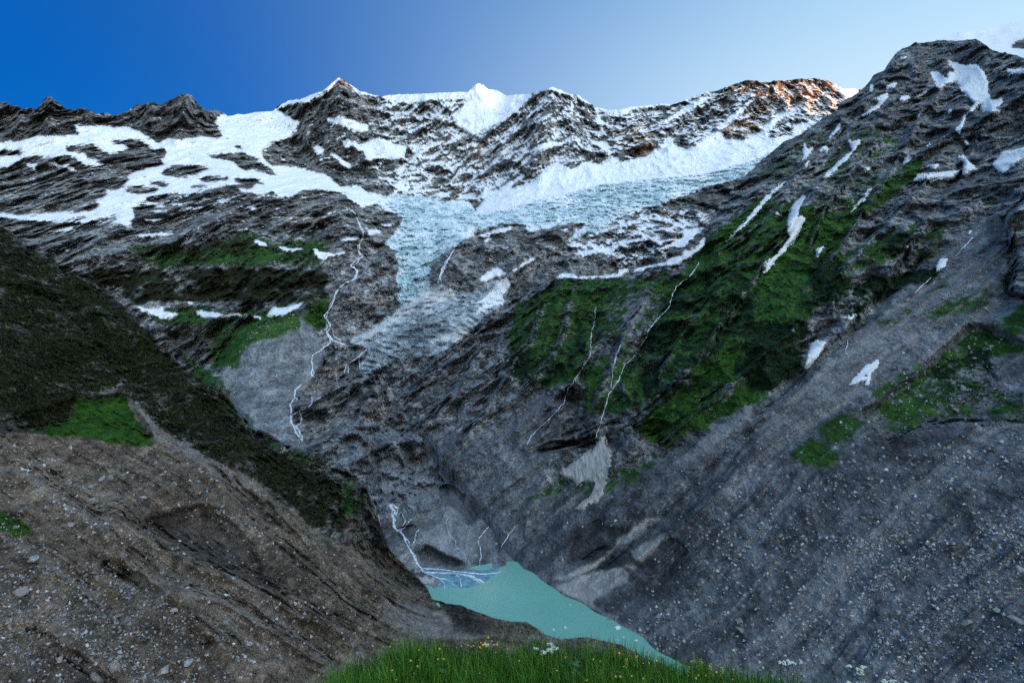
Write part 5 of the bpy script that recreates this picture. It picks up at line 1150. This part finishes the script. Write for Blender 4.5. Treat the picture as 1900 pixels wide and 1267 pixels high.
grass(42000, 31, .10, .26, .0045, [(.042, .17, .012), (.07, .24, .016), (.020, .10, .009), (.17, .29, .03)], 'lush green meadow grass on the foreground knoll')
grass(1500, 32, .22, .38, .0022, [(.07, .16, .02), (.10, .16, .04)], 'thin tall seed stalks rising above the meadow grass')
# leafy herbs low in the grass
def simple(name, col, rough=.6, var=.35):
    m, nt, b = newmat(name); geo = N(nt, 'ShaderNodeNewGeometry'); n = noise(nt, geo.outputs['Position'], 60.0, 3, .6)
    nt.links.new(ramp(nt, n, [(.3, tuple(c * (1 - var) for c in col)), (.7, tuple(min(1, c * (1 + var * .6)) for c in col))]), b.inputs['Base Color']); b.inputs['Roughness'].default_value = rough; return m
M_stem = simple('green_stem', (.05, .14, .02)); M_yel = simple('yellow_petal', (.80, .42, .012), .5, .2); M_pale = simple('pale_yellow_petal', (.62, .60, .12), .5, .25); M_wht = simple('white_petal', (.62, .70, .55), .6, .15); M_leaf = simple('herb_leaf', (.03, .12, .03))
def tube(p0, p1, r0, r1, bend, seg=4, sides=5):
    t = np.linspace(0, 1, seg + 1)[:, None]; c = p0 + (p1 - p0) * t + bend * (t * (1 - t) * 4); a = np.linspace(0, 2 * np.pi, sides, endpoint=False)
    ring = np.stack([np.cos(a), np.sin(a), 0 * a], 1); rad = r0 + (r1 - r0) * t
    V = (c[:, None] + ring[None] * rad[:, None]).reshape(-1, 3); F = [(i * sides + j, i * sides + (j + 1) % sides, (i + 1) * sides + (j + 1) % sides, (i + 1) * sides + j) for i in range(seg) for j in range(sides)]
    return V, np.array(F)
Z3 = np.zeros(3)
def cat_mesh(parts):
    Vv, Ff, o_ = [], [], 0
    for v, f in parts: Vv.append(v); Ff.append(f + o_); o_ += len(v)
    return np.concatenate(Vv), np.concatenate(Ff)
rf = np.random.default_rng(44)
# buttercup: unit stem 1 m tall scaled at placement; five petals
def petal5(r, cup):
    parts = []
    for k in range(5):
        a = k * 2 * np.pi / 5; u = np.array([math.cos(a), math.sin(a), 0]); w = np.array([-math.sin(a), math.cos(a), 0]); up = np.array([0, 0, 1])
        parts.append((np.array([Z3, u * r * .6 + w * r * .42 + up * cup * .5, u * r + up * cup, u * r * .6 - w * r * .42 + up * cup * .5]), np.array([[0, 3, 2, 1]])))
    return cat_mesh(parts)
BC_STEM = [mesh_raw('stem', *tube(Z3, np.array([0, 0, .25]), .0016, .001, np.array([b_, b_ * .5, 0])), M_stem, True) for b_ in (-.02, .015, .03)]
BC_FLOW = mesh_raw('flower', *petal5(.0075, .0035), M_yel)
def ground_at(px, py):
    """ground under a flower seen at (px, py): straight below it on the knoll"""
    q = MG.look(np.array([px]), np.array([max(py, np.interp(px, MG.px, MG.crest) + 2)]))[0]; return q
def thing(name, loc, label, cat, group):
    e = bpy.data.objects.new(name, None); e.empty_display_size = .1; COL.objects.link(e); e.location = loc; return tag(e, label, cat, group)
def seen(px, py, dY=0.0, hmin=.05):
    """base on the knoll and head height so that the head stands where it is seen"""
    c = np.interp(px, MG.px, MG.crest); g = ground_at(px, max(py + 45, c + 2)); s_, t_ = ray(px, py); Y = g[1] + dY
    head = np.array([s_ * Y, Y, t_ * Y]); base = g.copy(); base[0] = head[0]
    return base, head
xy = []
for k in range(34): xy.append((rf.normal(885, 22), rf.normal(1196, 6)))
for k in range(80): 
    x = rf.uniform(690, 1420); top = np.interp(x, [690, 800, 1000, 1200, 1420], [1200, 1188, 1190, 1212, 1245]); xy.append((x, rf.uniform(top, 1264)))
for k, (x, y) in enumerate(xy):
    b0, h0 = seen(x, y); hh = max(h0[2] - b0[2], .06)
    t = thing('buttercup', b0, 'yellow buttercup in the dense golden cluster at the top of the grass' if k < 34 else 'small yellow buttercup standing among the meadow grass', 'flower', 'golden buttercup cluster' if k < 34 else 'buttercups in the meadow')
    st = link('stem', BC_STEM[k % 3], t); st.scale = (1, 1, hh / .25)
    fl = link('flower', BC_FLOW, t); fl.location = (0, 0, hh); fl.scale = [rf.uniform(.7, 1.25)] * 3; fl.rotation_euler = (rf.uniform(.2, .9), rf.uniform(-.4, .4), rf.uniform(0, 6.28))
# white umbels
def umbel_mesh(R, seed):
    r_ = np.random.default_rng(seed); stems, heads = [], []
    for k in range(13):
        a = r_.uniform(0, 6.28); q = R * math.sqrt(r_.random()); e = np.array([q * math.cos(a), q * math.sin(a), R * .55 + r_.normal(0, .003) - .25 * q])
        stems.append(tube(Z3, e, .0008, .0006, Z3, 1, 3))
        v = ICO1[0] * np.array([.0085, .0085, .0035]) * r_.uniform(.7, 1.2) * (1 + .25 * r_.normal(size=(len(ICO1[0]), 1))) + e; heads.append((v, ICO1[1]))
    return cat_mesh(stems), cat_mesh(heads)
UM = []
for k in range(4):
    a, b_ = umbel_mesh(.021, 60 + k); UM.append((mesh_raw('rays', *a, M_stem), mesh_raw('flower_head', *b_, M_wht)))
UMB = [(15, 360, 1018, 'white umbel flower, leftmost of the group on the grass crest'), (15, 460, 985, 'white umbel flower, topmost of the group on the grass crest'), (15, 490, 1013, 'white umbel flower, rightmost of the group on the grass crest'), (15, 455, 1030, 'white umbel flower in the middle of the group on the grass crest'), (15, 412, 1045, 'white umbel flower, lowest of the group on the grass crest'),
       (16, 180, 1112, 'white umbel flower, left one of three where the grass ends at right'), (16, 228, 1116, 'white umbel flower, middle one of three where the grass ends at right'), (16, 270, 1114, 'white umbel flower, right one of three where the grass ends at right'),
       (16, 670, 1142, 'white umbel flower, upper left of the group right of the meadow'), (16, 735, 1163, 'white umbel flower, topmost of a close pair right of the meadow'), (16, 742, 1190, 'white umbel flower, lower one of a close pair right of the meadow'), (16, 765, 1145, 'faint greenish umbel just right of the close white pair'), (16, 662, 1252, 'white umbel flower at the bottom edge under the left one of the group'), (16, 738, 1262, 'white umbel flower at the bottom edge under the close pair'),
       (16, 915, 1246, 'white umbel flower at the bottom edge, left of a similar one'), (16, 972, 1242, 'white umbel flower at the bottom edge, right of a similar one'), (16, 1070, 1264, 'white umbel flower at the bottom edge, farthest to the right'), (14, 1335, 985, 'pale umbel flower beside the golden buttercup cluster')]
for k, (t_, x, y, lab) in enumerate(UMB):
    q = np.array([x, y]) / 3.794 + np.array(TILE[t_]); b0, h0 = seen(q[0], q[1]); hh = max(h0[2] - b0[2], .08)
    t = thing('umbel_flower', b0, lab, 'flower', 'white umbel flowers'); v, f = tube(Z3, np.array([0, 0, hh - .012]), .0026, .0015, np.array([.012, .008, 0]), 5, 5)
    link('stem', mesh_raw('stem', v, f, M_stem, True), t)
    for m_ in UM[k % 4]:
        o = link(m_.name.split('.')[0], m_, t); o.location = (0, 0, hh - .014); o.rotation_euler = (rf.uniform(-.25, .25), rf.uniform(-.25, .25), rf.uniform(0, 6)); o.scale = [rf.uniform(.8, 1.15)] * 3
# yellow spikes
SPK = [(15, 1065, 1075, 'pale yellow flower spike, tallest one in the middle of the meadow'), (15, 1518, 1098, 'pale yellow flower spike, left one near the right end of the meadow'), (15, 1585, 1130, 'pale yellow flower spike, second near the right end of the meadow'), (15, 1665, 1155, 'pale yellow flower spike farthest to the right'), (15, 1430, 1150, 'small pale yellow spike left of the right hand spikes'), (15, 995, 1095, 'small pale yellow spike left of the tallest one')]
for k, (t_, x, y, lab) in enumerate(SPK):
    q = np.array([x, y]) / 3.794 + np.array(TILE[t_]); b0, h0 = seen(q[0], q[1]); hh = max(h0[2] - b0[2], .10)
    t = thing('flower_spike', b0, lab, 'flower', 'pale yellow flower spikes'); v, f = tube(Z3, np.array([0, 0, hh]), .003, .0015, np.array([.01, 0, 0]), 5, 5); link('stem', mesh_raw('stem', v, f, M_stem, True), t)
    parts = []
    for j in range(22):
        z = hh - .075 * (j / 21) ** 1.0; a = j * 2.4; r = .006 + .006 * (j / 21); parts.append((ICO1[0] * np.array([.0045, .0045, .0035]) * rf.uniform(.7, 1.3) + np.array([r * math.cos(a), r * math.sin(a), z]), ICO1[1]))
    link('blossoms', mesh_raw('blossoms', *cat_mesh(parts), M_pale), t)
# leafy herbs
def herb(px, py, n, size, lab, name='leafy_herb'):
    b0, h0 = seen(px, py); t = thing(name, b0, lab, 'plant', 'leafy herbs in the meadow'); hh = max(h0[2] - b0[2], .05)
    for k in range(n):
        a = rf.uniform(0, 6.28); r = rf.uniform(.2, 1) * size; u = np.array([math.cos(a), math.sin(a), 0]); w = np.array([-u[1], u[0], 0]); L_ = rf.uniform(.025, .05); c = u * r + np.array([0, 0, hh * rf.uniform(.6, 1.05)])
        e = np.array([0, 0, -.3 * L_]); pr = [c - u * L_ * .5, c - u * L_ * .1 + w * L_ * .42, c + u * L_ * .35 + w * L_ * .25 + e * .5, c + u * L_ * .6 + e, c + u * L_ * .35 - w * L_ * .25 + e * .5, c - u * L_ * .1 - w * L_ * .42]
        link('leaf', mesh_raw('leaf', np.array(pr), [[0, 5, 4, 3, 2, 1]], M_leaf), t)
    v, f = tube(Z3, np.array([0, 0, hh * .9]), .002, .001, Z3, 3, 4); link('stem', mesh_raw('stem', v, f, M_stem, True), t)
herb(711, 1226, 5, .03, 'round leaved herb low in the grass, left part of the meadow'); herb(815, 1228, 5, .03, 'round leaved herb low in the grass under the golden cluster'); herb(1060, 1225, 16, .09, 'bushy pale green herb in the middle of the meadow'); herb(1150, 1245, 6, .04, 'round leaved herb near the tallest yellow spike')
print('all', time.time() - T0)
